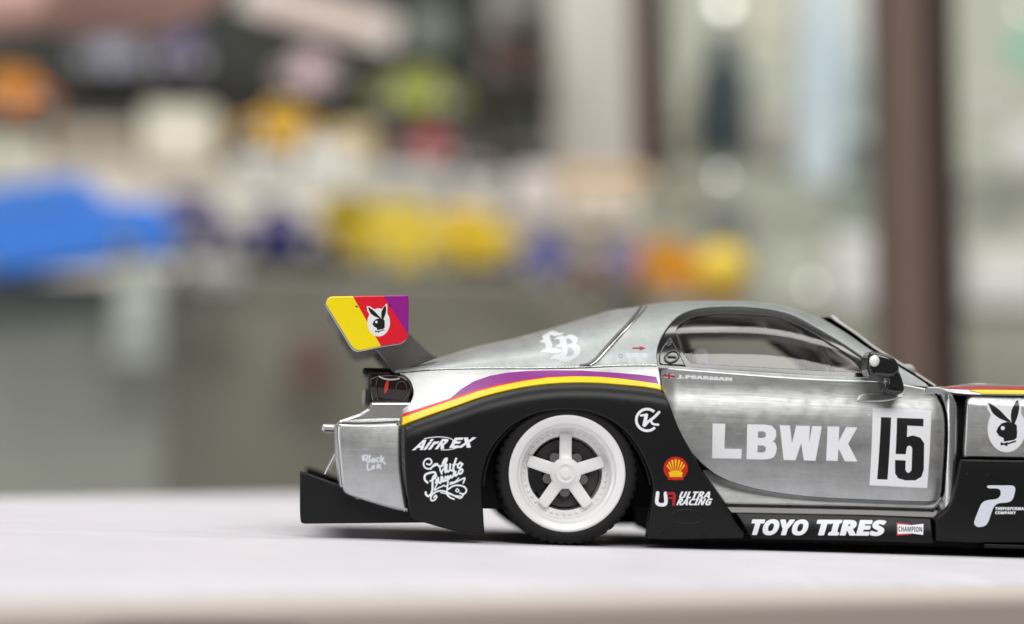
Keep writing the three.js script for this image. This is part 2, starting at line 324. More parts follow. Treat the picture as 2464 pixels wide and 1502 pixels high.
function printBlack(g, C) {
  const a = zm(5.007, 1480, 1580);
  stamp(g, 1070, 1068, zFlare, (c) => {
    word(c, 'AirR', ...a([195, 205]), ...a([905, 392]), C(WHITE), { skew: 0.75, slope: -0.045, fat: 1.8 });
    word(c, 'EX', ...a([880, 168]), ...a([1370, 345]), C(WHITE), { skew: 0.6, slope: -0.02, fat: 1.8 });
    stroke(c, [[415, 178], [560, 155], [720, 148], [850, 165], [940, 205], [930, 260]].map(a), 2.6, C(WHITE)); stroke(c, [[725, 388], [880, 380], [1000, 350], [1110, 300], [1240, 235]].map(a), 2.6, C(WHITE));
  });
  stamp(g, 1070, 1155, zFlare, (c) => {
    const w = (l, k = 4) => stroke(c, l.map(a), k * 1.12, C('#eef4f6'));
    w([[460, 645], [510, 660], [550, 610], [510, 550], [440, 565], [400, 630], [420, 705], [500, 738], [580, 690], [640, 665], [690, 690], [710, 770], [735, 830]]); w([[535, 745], [560, 690], [610, 645], [660, 640]], 3);
    w([[690, 690], [740, 680], [760, 620], [800, 555], [830, 548], [800, 640], [790, 740], [805, 800]], 5); w([[740, 790], [760, 740], [790, 730]], 3.5);
    w([[830, 660], [825, 760], [850, 790], [880, 760], [890, 650], [890, 750], [925, 770]], 4.5); w([[1000, 548], [970, 640], [950, 730], [975, 850], [990, 790]], 5); w([[930, 660], [1020, 650]], 3);
    w([[1075, 620], [1030, 670], [1040, 720], [1085, 700], [1100, 640], [1075, 620], [1120, 650]], 4.5); w([[1090, 740], [1050, 790], [1070, 830], [1110, 800], [1120, 760], [1100, 740]], 4.5);
    w([[470, 990], [420, 930], [430, 850], [500, 815], [600, 800], [620, 830], [570, 900], [565, 1020], [560, 1130], [530, 1210], [480, 1240], [440, 1200], [440, 1170]], 5); w([[520, 960], [600, 920], [640, 860]], 4);
    w([[640, 930], [625, 1000], [660, 990], [670, 900], [680, 980], [710, 1000], [730, 880], [750, 900], [750, 970], [785, 960]], 4.2); w([[800, 880], [790, 960], [830, 940], [850, 870], [830, 900], [860, 930], [900, 860], [910, 900], [940, 880], [960, 820], [990, 870], [1030, 830]], 4.2);
    w([[650, 1010], [600, 1130], [680, 1085], [740, 1060], [780, 1040], [800, 1060], [840, 1050]], 3.4); w([[850, 960], [840, 1060], [835, 1110]], 4); w([[880, 1020], [950, 1000], [1040, 960], [1100, 930], [1160, 905], [1130, 1000]], 3.6); w([[890, 990], [980, 970], [1050, 905]], 3);
    w([[590, 1265], [620, 1225], [640, 1250], [600, 1310], [550, 1320], [530, 1280], [570, 1200], [660, 1150], [760, 1145], [880, 1190], [1000, 1250], [1080, 1275], [1130, 1220]], 4); w([[720, 1175], [850, 1200], [980, 1230], [1080, 1240]], 3);
    w([[835, 1110], [830, 1200], [880, 1260], [960, 1295]], 4); w([[860, 1110], [940, 1055], [1050, 1040], [1150, 1070], [1190, 1130], [1160, 1190], [1110, 1200], [1070, 1180]], 4); w([[990, 1140], [1020, 1105], [1050, 1140], [1020, 1165], [990, 1140]], 3);
  });
  const k = zm(2.731, 1900, 1050);
  stamp(g, 1558, 1010, zFlare, (c) => {
    const [x, y] = k([1320, 1357]); c.beginPath(); c.arc(x, y, 26, 0.75, -0.85 + Math.PI * 2); c.lineWidth = 7; c.strokeStyle = C(WHITE); c.lineCap = 'butt'; c.stroke();
    const w = (l, n) => stroke(c, l.map(k), n, C(WHITE));
    w([[1258, 1312], [1312, 1306]], 6); w([[1312, 1308], [1290, 1410]], 9); w([[1440, 1280], [1385, 1335], [1330, 1375], [1300, 1410]], 7); w([[1355, 1355], [1375, 1395], [1430, 1405]], 6);
  });
  const d = zm(2.635, 2350, 1500);
  stamp(g, 1626, 1128, zFlare, (c) => {
    disc(c, ...d([365, 595]), 29.5, 28.5, C('#c4281e')); poly(c, [[262, 640], [470, 640], [440, 672], [440, 706], [288, 704], [288, 672]].map(d), C('#c4281e'));
    for (let i = -3; i <= 3; i++) { const t = i * 0.36, r = 100 - Math.abs(i) * 2, w = 0.115; poly(c, [[365 + Math.sin(t) * 26, 650 - Math.cos(t) * 5], [365 + Math.sin(t - w) * r, 608 - Math.cos(t - w) * r], [365 + Math.sin(t) * (r + 7), 608 - Math.cos(t) * (r + 7)], [365 + Math.sin(t + w) * r, 608 - Math.cos(t + w) * r]].map(d), C('#f4c51c')); }
    poly(c, [[305, 640], [425, 640], [430, 678], [305, 678]].map(d), C('#f0bc1a')); disc(c, ...d([365, 642]), 17, 7, C('#f4c51c'));
  });
  stamp(g, 1645, 1200, zFlare, (c) => {
    stroke(c, [[190, 832], [188, 935], [262, 940], [266, 836]].map(d), 9, C(WHITE));
    stroke(c, [[290, 838], [348, 842], [344, 945]].map(d), 7, C('#b8222e')); stroke(c, [[300, 880], [345, 885]].map(d), 5, C('#b8222e'));
    word(c, 'ULTRA', ...d([392, 820]), ...d([722, 884]), C(WHITE), { skew: 0.45, fat: 1.2 }); word(c, 'RACING', ...d([372, 888]), ...d([724, 950]), C(WHITE), { skew: 0.45, fat: 1.2 });
  });
  const e = zm(2.2413, 3050, 1400);
  stamp(g, 1970, 1270, zSkirt, (c) => { word(c, 'TOYO', 1803, 1251, 1948, 1286, C(WHITE), { skew: 0.3, slope: 0.008, fat: 4.2 }); word(c, 'TIRES', 1960, 1252, 2133, 1287, C(WHITE), { skew: 0.3, slope: 0.008, fat: 4.2 }); });
  stamp(g, 2190, 1273, zSkirt, (c) => {
    poly(c, [[566, 1176], [684, 1188], [684, 1276], [566, 1284]].map(e), C('#c23a48'));
    poly(c, [[574, 1190], [684, 1198], [790, 1186], [784, 1280], [684, 1266], [572, 1272]].map(e), C(WHITE));
    word(c, 'CHAMPION', ...e([580, 1208]), ...e([776, 1250]), C('#2c3a3c'), { slope: 0.02 });
  });
  const p = zm(5.778, 3550, 1750);
  stamp(g, 2400, 1220, zFenderLow, (c) => {
    poly(c, [[490, 250], [540, 218], [800, 218], [1040, 222], [1090, 260], [1100, 320], [1060, 480], [1010, 550], [930, 585], [760, 600], [690, 630], [640, 680], [590, 800], [530, 980], [470, 1070], [380, 1105], [290, 1105], [230, 1060], [220, 990], [280, 820], [360, 630], [430, 560], [520, 530], [680, 510], [740, 480], [780, 420], [780, 340], [740, 295], [660, 285], [540, 285]].map(p), C('#dfe3ee'), true);
    word(c, 'THEPERFORMANCE', ...p([668, 682]), ...p([1440, 745]), C(WHITE), { fat: 0.6 }); word(c, 'COMPANY', ...p([668, 772]), ...p([1105, 832]), C(WHITE), { fat: 0.6 });
  });
}
function canvasTex(c, srgb = true) { const t = new THREE.CanvasTexture(c); if (srgb) t.colorSpace = THREE.SRGBColorSpace; return t; }
const nA = noise2(11), nB = noise2(29), nC = noise2(53);
function speckle(g, f, alphaOf) {             // wear and grain laid over a canvas before printing
  const im = g.getImageData(0, 0, CW, CH), d = im.data;
  for (let y = 0; y < CH; y++) for (let x = 0; x < CW; x++) { const i = (y * CW + x) * 4, k = f(x, y); for (let c = 0; c < 3; c++) d[i + c] = clamp(d[i + c] * (Array.isArray(k) ? k[c] : k), 0, 255); }
  g.putImageData(im, 0, 0);
}
const brushed = (x, y) => 0.5 * nA(x * 0.012, y * 0.35) + 0.3 * nB(x * 0.03, y * 0.9) + 0.2 * nC(x * 0.02, y * 0.02);
const blotch = (x, y) => 0.5 * nB(x * 0.03, y * 0.03) + 0.3 * nC(x * 0.09, y * 0.09) + 0.2 * nA(x * 0.25, y * 0.25);
const [mc, mg] = newCanvas('rgb(196,198,198)');
speckle(mg, (x, y) => 0.91 + 0.05 * brushed(x, y) + 0.10 * blotch(x, y));
printMetal(mg, (c) => c);
const [rc, rg] = newCanvas('rgb(0,104,255)');   // green roughness, blue metalness
speckle(rg, (x, y) => [1, 0.8 + 0.14 * brushed(x, y) + 0.36 * blotch(x + 300, y), 1]);
printMetal(rg, () => 'rgb(0,95,0)');
const [bc, bg] = newCanvas('rgb(15,15,16)');
speckle(bg, (x, y) => 0.94 + 0.12 * blotch(x, y));
printBlack(bg, (c) => c);
for (let i = 0; i < 90; i++) { const x = rnd() * CW, y = rnd() * CH; disc(bg, x, y, 0.4 + rnd() * 0.8, 0.4 + rnd() * 0.8, 'rgba(190,190,190,' + (0.15 + rnd() * 0.4) + ')'); }
const bumpMetal = dataTex(512, 512, (u, v) => { const x = u * 512, y = v * 512; return 0.55 * nA(x * 0.03125, y * 0.5) + 0.45 * nB(x * 0.125, y * 0.125); });
bumpMetal.repeat.set(3, 1);

// ------------------------------------------------------------------ materials of the car
const M = {
  metal: new THREE.MeshPhysicalMaterial({ map: canvasTex(mc), roughnessMap: canvasTex(rc, false), metalnessMap: canvasTex(rc, false), roughness: 1, metalness: 1, bumpMap: bumpMetal, bumpScale: 0.000005, clearcoat: 0.25, clearcoatRoughness: 0.15 }),
  metalPlain: std([0.6, 0.61, 0.605], 0.27, 1, { bumpMap: bumpMetal, bumpScale: 0.000005 }),
  metalDull: std([0.17, 0.16, 0.16], 0.5, 0.8),
  black: new THREE.MeshPhysicalMaterial({ map: canvasTex(bc), roughness: 0.4, metalness: 0, specularIntensity: 0.6 }),
  blackPlain: std([0.006, 0.006, 0.0065], 0.42, 0, { specularIntensity: 0.6 }),
  blackGloss: std([0.008, 0.008, 0.009], 0.18, 0, { clearcoat: 0.6, clearcoatRoughness: 0.08 }),
  core: std([0.006, 0.006, 0.006], 0.9),
  rubber: std([0.010, 0.010, 0.010], 0.7, 0, { specularIntensity: 0.6 }),
  white: std([0.87, 0.87, 0.865], 0.35, 0, { clearcoat: 0.3, clearcoatRoughness: 0.2 }),
  glass: std([0.9, 0.89, 0.9], 0.03, 0, { transmission: 1, thickness: 0, ior: 1.49 }),
  smoke: std([0.012, 0.005, 0.0045], 0.15, 0, { specularIntensity: 0.6, clearcoat: 0.5, clearcoatRoughness: 0.06 }),
  redLens: std([0.55, 0.035, 0.02], 0.2), amberLens: std([0.75, 0.3, 0.13], 0.25),
  mirror: std([0.9, 0.9, 0.9], 0.25, 1),
  inner: std([0.8, 0.78, 0.78], 0.4), trim: std([0.42, 0.41, 0.40], 0.6),
  disc: std([0.042, 0.04, 0.04], 0.6, 0.3, { bumpMap: dataTex(128, 128, (u, v) => nA(u * 64, v * 64)), bumpScale: 0.00006 }),
};
M.metalRoof = M.metal.clone(); M.metalRoof.roughness = 1.4; M.metalRoof.clearcoat = 0.1; M.metalRoof.color = rgb(0.74, 0.76, 0.76);

// ------------------------------------------------------------------ body panels
const wheelX = 0, axleY = 5.0;
{ // roof, pillars, rear deck: one shell with the side window cut out
  const xTail = at(950, 890, 11.8)[0], xA = at(2239, 930, 12.2)[0];
  const pillar = runs([[[2239, 929], [2174, 888], [2130, 862], [2085, 835], [2037, 802], [1977, 766], [1962, 757]]]).map(([u, v]) => trShell(u, v));
  const top = pillar.at(-1), outline = [[xTail, 0], [xTail + 8, 0], [at(1583, 880, 12.3)[0], -0.02], [xA, -0.012], ...pillar.slice(1), [top[0] + 0.15, lerp(top[1], 1, 0.5)], [top[0] + 0.3, 1], [xTail, 1]];
  const winPx = [[[1583, 878], [1581, 849], [1588, 820], [1607, 787], [1631, 761], [1667, 744], [1726, 736.5], [1798, 737], [1870, 746], [1917, 760.5], [1965, 787], [2013, 815.5], [2049, 839], [2078, 860], [2084, 872]], [[2084, 872], [2087, 908]], [[2087, 908], [1965, 903], [1870, 897], [1726, 888], [1607, 879], [1583, 878]]];
  const glassPx = [[[1662, 871], [1641, 838], [1630, 800], [1629, 788], [1645, 769], [1679, 756], [1726, 749], [1798, 750], [1870, 757], [1917, 775], [1989, 815.5], [2060, 862], [2074, 880]], [[2074, 880], [2077, 893]], [[2077, 893], [1965, 889], [1846, 882], [1707, 874], [1662, 871]]];
  const win = runs(winPx).map(([u, v]) => trShell(u, v)), pane = runs(glassPx).map(([u, v]) => trShell(u, v));
  const deep = (d) => (x, t) => { const p = shellS(x, t), e = 0.01, n = shellS(x + e, t).sub(p).cross(shellS(x, t + e).sub(p)).normalize(); return p.addScaledVector(n, -d); };
  both('body_shell', sheet(outline, shellS, { holes: [win], th: 0.35, bev: 0.06, step: 0.5, scaleB: 9 }), M.metalRoof, M.metalPlain);
  both('window_frame', sheet(win, deep(0.16), { holes: [pane], th: 0.3, bev: 0.04, step: 0.5, scaleB: 9 }), M.blackGloss);
  both('side_window', sheet(pane, deep(0.26), { th: 0.03, bev: 0, step: 0.8, scaleB: 9 }), M.glass);
  const vent = runs([[[1613, 808], [1634, 845], [1652, 881]], [[1652, 881], [1618, 879], [1590, 877], [1586, 858], [1594, 835], [1613, 808]]]).map(([u, v]) => trShell(u, v));
  both('vent_panel', sheet(vent, deep(0.07), { th: 0.3, bev: 0.1, step: 0.4, scaleB: 9 }), M.blackGloss);
  const ring = (u, v, ru, rv, r, d) => tubeOn(Array.from({ length: 14 }, (_, i) => { const a = i / 14 * Math.PI * 2, q = trShell(u + ru * Math.cos(a) + 4 * Math.sin(a), v - rv * Math.sin(a)); return deep(d)(q[0], q[1]); }), r, 40, true);
  both('vent_ring', ring(1617, 858, 16, 14, 0.09, 0.04), M.blackGloss);
  const bump = ring(1611, 828, 4, 4, 0.1, 0.04); both('vent_knob', bump, M.blackGloss);
  { const q = [1607, 1627].map((u) => trShell(u, 858 + (u - 1607) * 0.05)); both('vent_blade', tubeOn([0, 0.5, 1].map((k) => deep(0.03)(lerp(q[0][0], q[1][0], k), lerp(q[0][1], q[1][1], k))), 0.09, 8), M.blackGloss); }
  // the shut line of the rear hatch, a raised bead with a dark channel
  const seam = (pts, r, d, m, name) => both(name, tubeOn(runs([pts]).map(([u, v]) => { const q = trShell(u, v); return deep(d)(q[0], q[1]); }), r, 60), m);
  seam([[1543, 739], [1531, 756], [1508, 783], [1480, 812], [1450, 846], [1432, 866], [1418, 876], [1395, 881]], 0.14, 0.03, M.metalDull, 'hatch_seam');
  seam([[1556, 738], [1546, 751], [1524, 775], [1497, 804], [1465, 839], [1447, 858], [1433, 872], [1420, 880]], 0.12, 0.03, M.metalPlain, 'hatch_bead');
  const crease = (pts, r, m) => seam(pts, r, 0.0, m, 'shoulder_crease');
  crease([[1035, 890], [1150, 887.5], [1300, 887], [1400, 885.5], [1500, 882], [1580, 881]], 0.07, M.metalPlain);
  // windscreen: curved across the car, black band along each pillar
  const E = runs([[[2243, 931], [2174, 888], [2130, 862], [2085, 835], [2037, 802], [1977, 766], [1963, 757]]]).map(([u, v]) => { const q = trShell(u, v); return shellS(q[0], q[1]); });
  const grid = (f0, f1, n, lift) => {
    const pos = [], nor = [], uv = [], ix = [], P = (i, f) => V(E[i].x + 1.9 * (1 - f * f) + lift, E[i].y + 0.2 * (1 - f * f) + lift * 0.6, E[i].z * f);
    E.forEach((_, i) => { for (let k = 0; k <= n; k++) { const f = lerp(f0, f1, k / n), p = P(i, f), a = P(Math.min(i + 1, E.length - 1), f).sub(P(Math.max(i - 1, 0), f)), b = P(i, f + 0.02).sub(P(i, f - 0.02)), q = b.cross(a).normalize(); if (q.x < 0) q.negate(); pos.push(p.x, p.y, p.z); nor.push(q.x, q.y, q.z); uv.push(i * 0.1, f); } });
    for (let i = 0; i < E.length - 1; i++) for (let k = 0; k < n; k++) { const a = i * (n + 1) + k, b = a + 1, c = a + n + 1, d = c + 1; ix.push(a, b, c, b, d, c); }
    const g = new THREE.BufferGeometry(); g.setAttribute('position', new THREE.Float32BufferAttribute(pos, 3)); g.setAttribute('normal', new THREE.Float32BufferAttribute(nor, 3)); g.setAttribute('uv', new THREE.Float32BufferAttribute(uv, 2)); g.setIndex(ix); return g;
  };
  part('windscreen', grid(-0.72, 0.72, 24, 0), M.glass, car, 0.001);
  part('windscreen_seal', grid(0.72, 1.0, 5, 0.02), M.blackGloss, car, 0.001); part('windscreen_seal', grid(-1.0, -0.72, 5, 0.02), M.blackGloss, car, 0.001);
  part('windscreen_trim', tubeOn(E.map((e) => V(e.x + 1.3, e.y + 0.17, e.z * 0.58)), 0.09, 60), M.inner, car, 0.001);
}
both('quarter_panel', sidePanel([[[962, 899], [980, 910], [991, 932], [992.5, 950], [985, 970], [967, 985]], [[967, 985], [967, 1023]], [[967, 1024], [972, 1022], [1050, 994], [1100, 977], [1150, 959], [1200, 945], [1260, 932], [1320, 924], [1380, 921], [1440, 922], [1500, 927], [1550, 932], [1592, 939]], [[1592, 939], [1589, 905], [1585, 881]], [[1585, 881], [1500, 881], [1400, 885], [1300, 887], [1150, 887.5], [1050, 890], [962, 896]]], zQuarter, { bev: 0.1, th: 1.2 }), M.metal, M.metalPlain);
const archPx = [[1167, 1284], [1162, 1222], [1159, 1169], [1163, 1135], [1175, 1094], [1196, 1060], [1227, 1028], [1264, 1005], [1300, 992], [1342, 986], [1378, 985.5], [1418, 991], [1457, 1005], [1491, 1026], [1522, 1057], [1545, 1094], [1561, 1130], [1571, 1169], [1568, 1208], [1561, 1261], [1557, 1295]];
both('rear_wheel_arch', sidePanel([[[972, 1021], [1050, 993], [1100, 976], [1150, 958], [1200, 944], [1260, 931], [1320, 923], [1380, 920], [1440, 921], [1500, 926], [1550, 931], [1592, 938]],
  [[1592, 938], [1601, 950], [1611, 970], [1623, 1004], [1640, 1043], [1651, 1063], [1670, 1097], [1693, 1142], [1740, 1212], [1764, 1246], [1791, 1285]], [[1788, 1296], [1600, 1299], [1558, 1297]], archPx.slice(1, -1).reverse(),
  [[1166, 1285], [1141, 1286], [1117, 1284], [1093, 1279], [1059, 1270], [1026, 1260], [1000, 1253], [988, 1243]], [[988, 1243], [983, 1219], [974, 1124], [971, 1035], [972, 1021]]], zFlare, { bev: 0.16, th: 1.5, step: 0.5 }), M.black, M.blackPlain, 'black wide rear wheel arch with white and coloured lettering');
both('arch_lip', sheet((() => { const c = tr(1364, 1143, () => 14.2), o = archPx.map(([u, v]) => tr(u, v, () => 14.2)), inn = o.map(([x, y]) => { const l = Math.hypot(x - c[0], y - c[1]); return [c[0] + (x - c[0]) * (1 - 0.22 / l), Math.max(1.2, c[1] + (y - c[1]) * (1 - 0.22 / l))]; }); return [...o.slice(2, -3), ...inn.slice(2, -3).reverse()]; })(), (x, y) => V(x, y, 14.15), { bev: 0.06, th: 2.5, step: 0.6 }), M.blackPlain);
{ // shallow oval dimple and small rivets low on the arch panel
  const pts = Array.from({ length: 24 }, (_, i) => { const a = i / 24 * Math.PI * 2, q = tr(1654 + 42 * Math.cos(a), 1244 - 17 * Math.sin(a), zFlare); return V(q[0], q[1], zFlare(q[0], q[1]) - 0.03); });
  part('oval_dimple', tubeOn(pts, 0.07, 60, true), M.blackPlain, car, 0.001);
  for (const [u, v] of [[1597, 1282], [1690, 1283], [1742, 1281]]) { const q = tr(u, v, zFlare), g = new THREE.SphereGeometry(0.1, 10, 8); g.translate(q[0], q[1], zFlare(...q)); part('rivet', g, M.blackPlain, car, 0.001); }
  for (const [u, v] of [[2312, 1142], [2361, 1145]]) { const q = tr(u + 15, v, zFenderLow), g = new THREE.SphereGeometry(0.13, 10, 8); g.translate(q[0], q[1], zFenderLow(...q)); part('rivet', g, M.core, car, 0.001); }
}
const doorL = X(1590, 13);
const zDoorEdge = (x, y) => zDoor(x, y) - 0.38 * (1 - smooth(doorL - 0.2, doorL + 1.1, x)) - 0.3 * smooth(X(2225), X(2280), x) ** 2;
both('door', sidePanel([[[1588, 884], [1590, 930], [1604, 966], [1634, 1043], [1663, 1092]], [[1663, 1092], [1689, 1118], [1724, 1145], [1771, 1165], [1833, 1181], [1907, 1193], [1982, 1200], [2091, 1205], [2139, 1207], [2235, 1210]], [[2235, 1210], [2258, 1205], [2266, 1190], [2270, 1148], [2276, 1031], [2271, 985], [2255, 953], [2232, 935]], [[2232, 935], [2160, 922], [2083, 916], [1965, 911], [1870, 905], [1726, 894], [1607, 885], [1588, 884]]], zDoorEdge, { bev: 0.13, th: 0.7, step: 0.5 }), M.metal, M.metalPlain, 'bare silver door with lettering and a number panel');
both('rocker_panel', sidePanel([[[1652, 1085], [1743, 1215]], [[1743, 1215], [2091, 1222], [2250, 1227]], [[2250, 1227], [2275, 1200]], [[2275, 1200], [2240, 1170]], [[2240, 1170], [1990, 1150]], [[1990, 1150], [1760, 1085]], [[1760, 1085], [1652, 1085]]], (x, y) => 12.72 + 0.2 * (3.4 - y), { bev: 0.2, th: 0.8 }), M.metal, M.metalPlain);
both('rocker_step', sidePanel([[[1742, 1213], [2091, 1221]], [[2091, 1221], [2258, 1226]], [[2258, 1226], [2254, 1247]], [[2254, 1247], [2091, 1241]], [[2091, 1241], [1760, 1235]]], (x, y) => 12.7 + 0.5 * (2.6 - y), { bev: 0.08, th: 0.8 }), M.metalDull);
both('side_skirt', sidePanel([[[1768, 1233], [1800, 1285]], [[1800, 1285], [1812, 1297]], [[1812, 1297], [2091, 1303], [2247, 1308]], [[2247, 1308], [2241, 1247]], [[2241, 1247], [2091, 1240], [1768, 1233]]], zSkirt, { bev: 0.14, th: 1.4 }), M.black, M.blackPlain, 'black side skirt with white lettering');
const zPil = (x, y) => 13.5 - 0.4 * ((x - X(2288)) / 0.5) ** 2 - 0.01 * (y - 6) ** 2;
both('front_pillar', sidePanel([[[2236, 934], [2256, 950], [2274, 984], [2279, 1031], [2273, 1148], [2268, 1192], [2252, 1214]], [[2252, 1214], [2252, 1250]], [[2252, 1250], [2284, 1221], [2298, 1170], [2306, 1100]], [[2306, 1100], [2309, 1031], [2306, 982], [2296, 955], [2285, 944], [2262, 934]]], (x, y) => Math.max(12.2, zPil(x, y)), { bev: 0.1, th: 0.7, step: 0.25 }), M.metalPlain);
const zShoulder = (x, y) => { const y0 = fy0(x), d = clamp((y - y0) / 0.85, 0, 1); return 13.4 - 2.6 * (1 - Math.sqrt(1 - 0.96 * d * d)); };
const fy0 = traceCurve([[2225, 942], [2330, 951], [2464, 953], [2700, 956], [2960, 1010]], 13.5);
both('fender_shoulder', sidePanel([[[2228, 933], [2262, 931], [2330, 923], [2400, 924], [2464, 926], [2700, 930], [2950, 985]], [[2950, 985], [2950, 1006]], [[2950, 1006], [2700, 955], [2464, 952], [2337, 950]], [[2337, 950], [2285, 944], [2262, 935], [2228, 933]]], zShoulder, { bev: 0.05, th: 0.5, step: 0.35 }), M.metal, M.metalPlain);
both('front_fender', sidePanel([[[2326, 958], [2338, 949]], [[2338, 949], [2464, 952], [2700, 955], [2950, 1006]], [[2950, 1006], [2955, 1130], [2850, 1130]], [[2850, 1130], [2836, 1060], [2790, 990], [2720, 960], [2620, 960], [2545, 1000], [2500, 1060], [2484, 1104]], [[2484, 1104], [2320, 1101]], [[2320, 1101], [2326, 958]]], zFenderTop, { bev: 0.2, th: 0.7 }), M.metal, M.metalPlain);
both('front_wheel_arch', sidePanel([[[2314, 1105], [2484, 1108]], [[2484, 1108], [2477, 1150], [2482, 1240], [2492, 1309]], [[2492, 1309], [2372, 1308], [2252, 1303]], [[2252, 1303], [2253, 1251]], [[2253, 1251], [2285, 1221], [2300, 1172], [2311, 1115], [2314, 1105]]], zFenderLow, { bev: 0.16, th: 1.4 }), M.black, M.blackPlain, 'black lower front fender panel with white lettering');
{ const b = at(2371, 1309, 14.5), c = [37.5 + b[0] * 0, 0]; const g = new RoundedBoxGeometry(24, 0.27, 28.6, 3, 0.08); g.translate(b[0] + 12, b[1] - 0.15, 0); part('front_splitter', g, M.blackPlain, car, 0.001); }
{ // bonnet and nose, mostly out of the picture
  const pos = [], nor = [], uv = [], ix = [], x0 = X(2236, 12), x1 = X(2960, 12), nx = 40, nz = 30;
  const P = (x, f) => { const ze = lerp(11.4, 12.4, smooth(x0, x0 + 3, x)), yn = fy0(x) + 0.3 + 0.25 * smooth(x0, x0 + 3.5, x); return V(x, yn + 0.25 * (1 - f * f) - 1.2 * smooth(x0 + 12, x1, x), ze * f); };
  for (let i = 0; i <= nx; i++) for (let k = 0; k <= nz; k++) { const x = lerp(x0, x1, i / nx), f = lerp(-1, 1, k / nz), p = P(x, f); pos.push(p.x, p.y, p.z); const q = P(x, f + 0.02).sub(P(x, f - 0.02)).cross(P(x + 0.1, f).sub(P(x - 0.1, f))).normalize(); if (q.y < 0) q.negate(); nor.push(q.x, q.y, q.z); uv.push(i / nx, k / nz); }
  for (let i = 0; i < nx; i++) for (let k = 0; k < nz; k++) { const a = i * (nz + 1) + k, b = a + 1, c = a + nz + 1, d = c + 1; ix.push(a, b, c, b, d, c); }
  const g = new THREE.BufferGeometry(); g.setAttribute('position', new THREE.Float32BufferAttribute(pos, 3)); g.setAttribute('normal', new THREE.Float32BufferAttribute(nor, 3)); g.setAttribute('uv', new THREE.Float32BufferAttribute(uv, 2)); g.setIndex(ix);
  part('bonnet', g, M.metalPlain, car, 0.001);
  const n = new RoundedBoxGeometry(4.6, 8.2, 27.4, 5, 1.4); n.translate(x1 + 0.6, 5.6, 0); part('front_bumper', n, M.metalPlain, car, 0.001);
}
// stripes on the fender's shoulder
{
  const strip = (pts, m, name) => both(name, sheet(pts.map(([u, v]) => tr(u, v, zShoulder)), (x, y) => V(x, y, zShoulder(x, y) + 0.06), { bev: 0, th: 0.02, step: 0.3 }), m);
  strip([[2332, 938.5], [2370, 938], [2464, 939], [2700, 943], [2900, 975], [2900, 988], [2700, 950.5], [2464, 948.5], [2366, 948]], std([0.86, 0.66, 0.015], 0.4), 'yellow_stripe');
  strip([[2262, 932.5], [2330, 929], [2464, 930], [2700, 934], [2900, 965], [2900, 974], [2700, 942], [2464, 937.5], [2330, 937], [2285, 935]], std([0.42, 0.05, 0.06], 0.4), 'red_stripe');
}
// small step below the door mirror
both('mirror_step', sidePanel([[[2062, 961], [2070, 949], [2130, 947], [2180, 950]], [[2180, 950], [2150, 962], [2120, 966], [2062, 966]]], (x, y) => zDoor(x, y) + 0.16 - 0.1 * (y - 10.4), { bev: 0.14, th: 0.6, step: 0.3 }), M.metal);

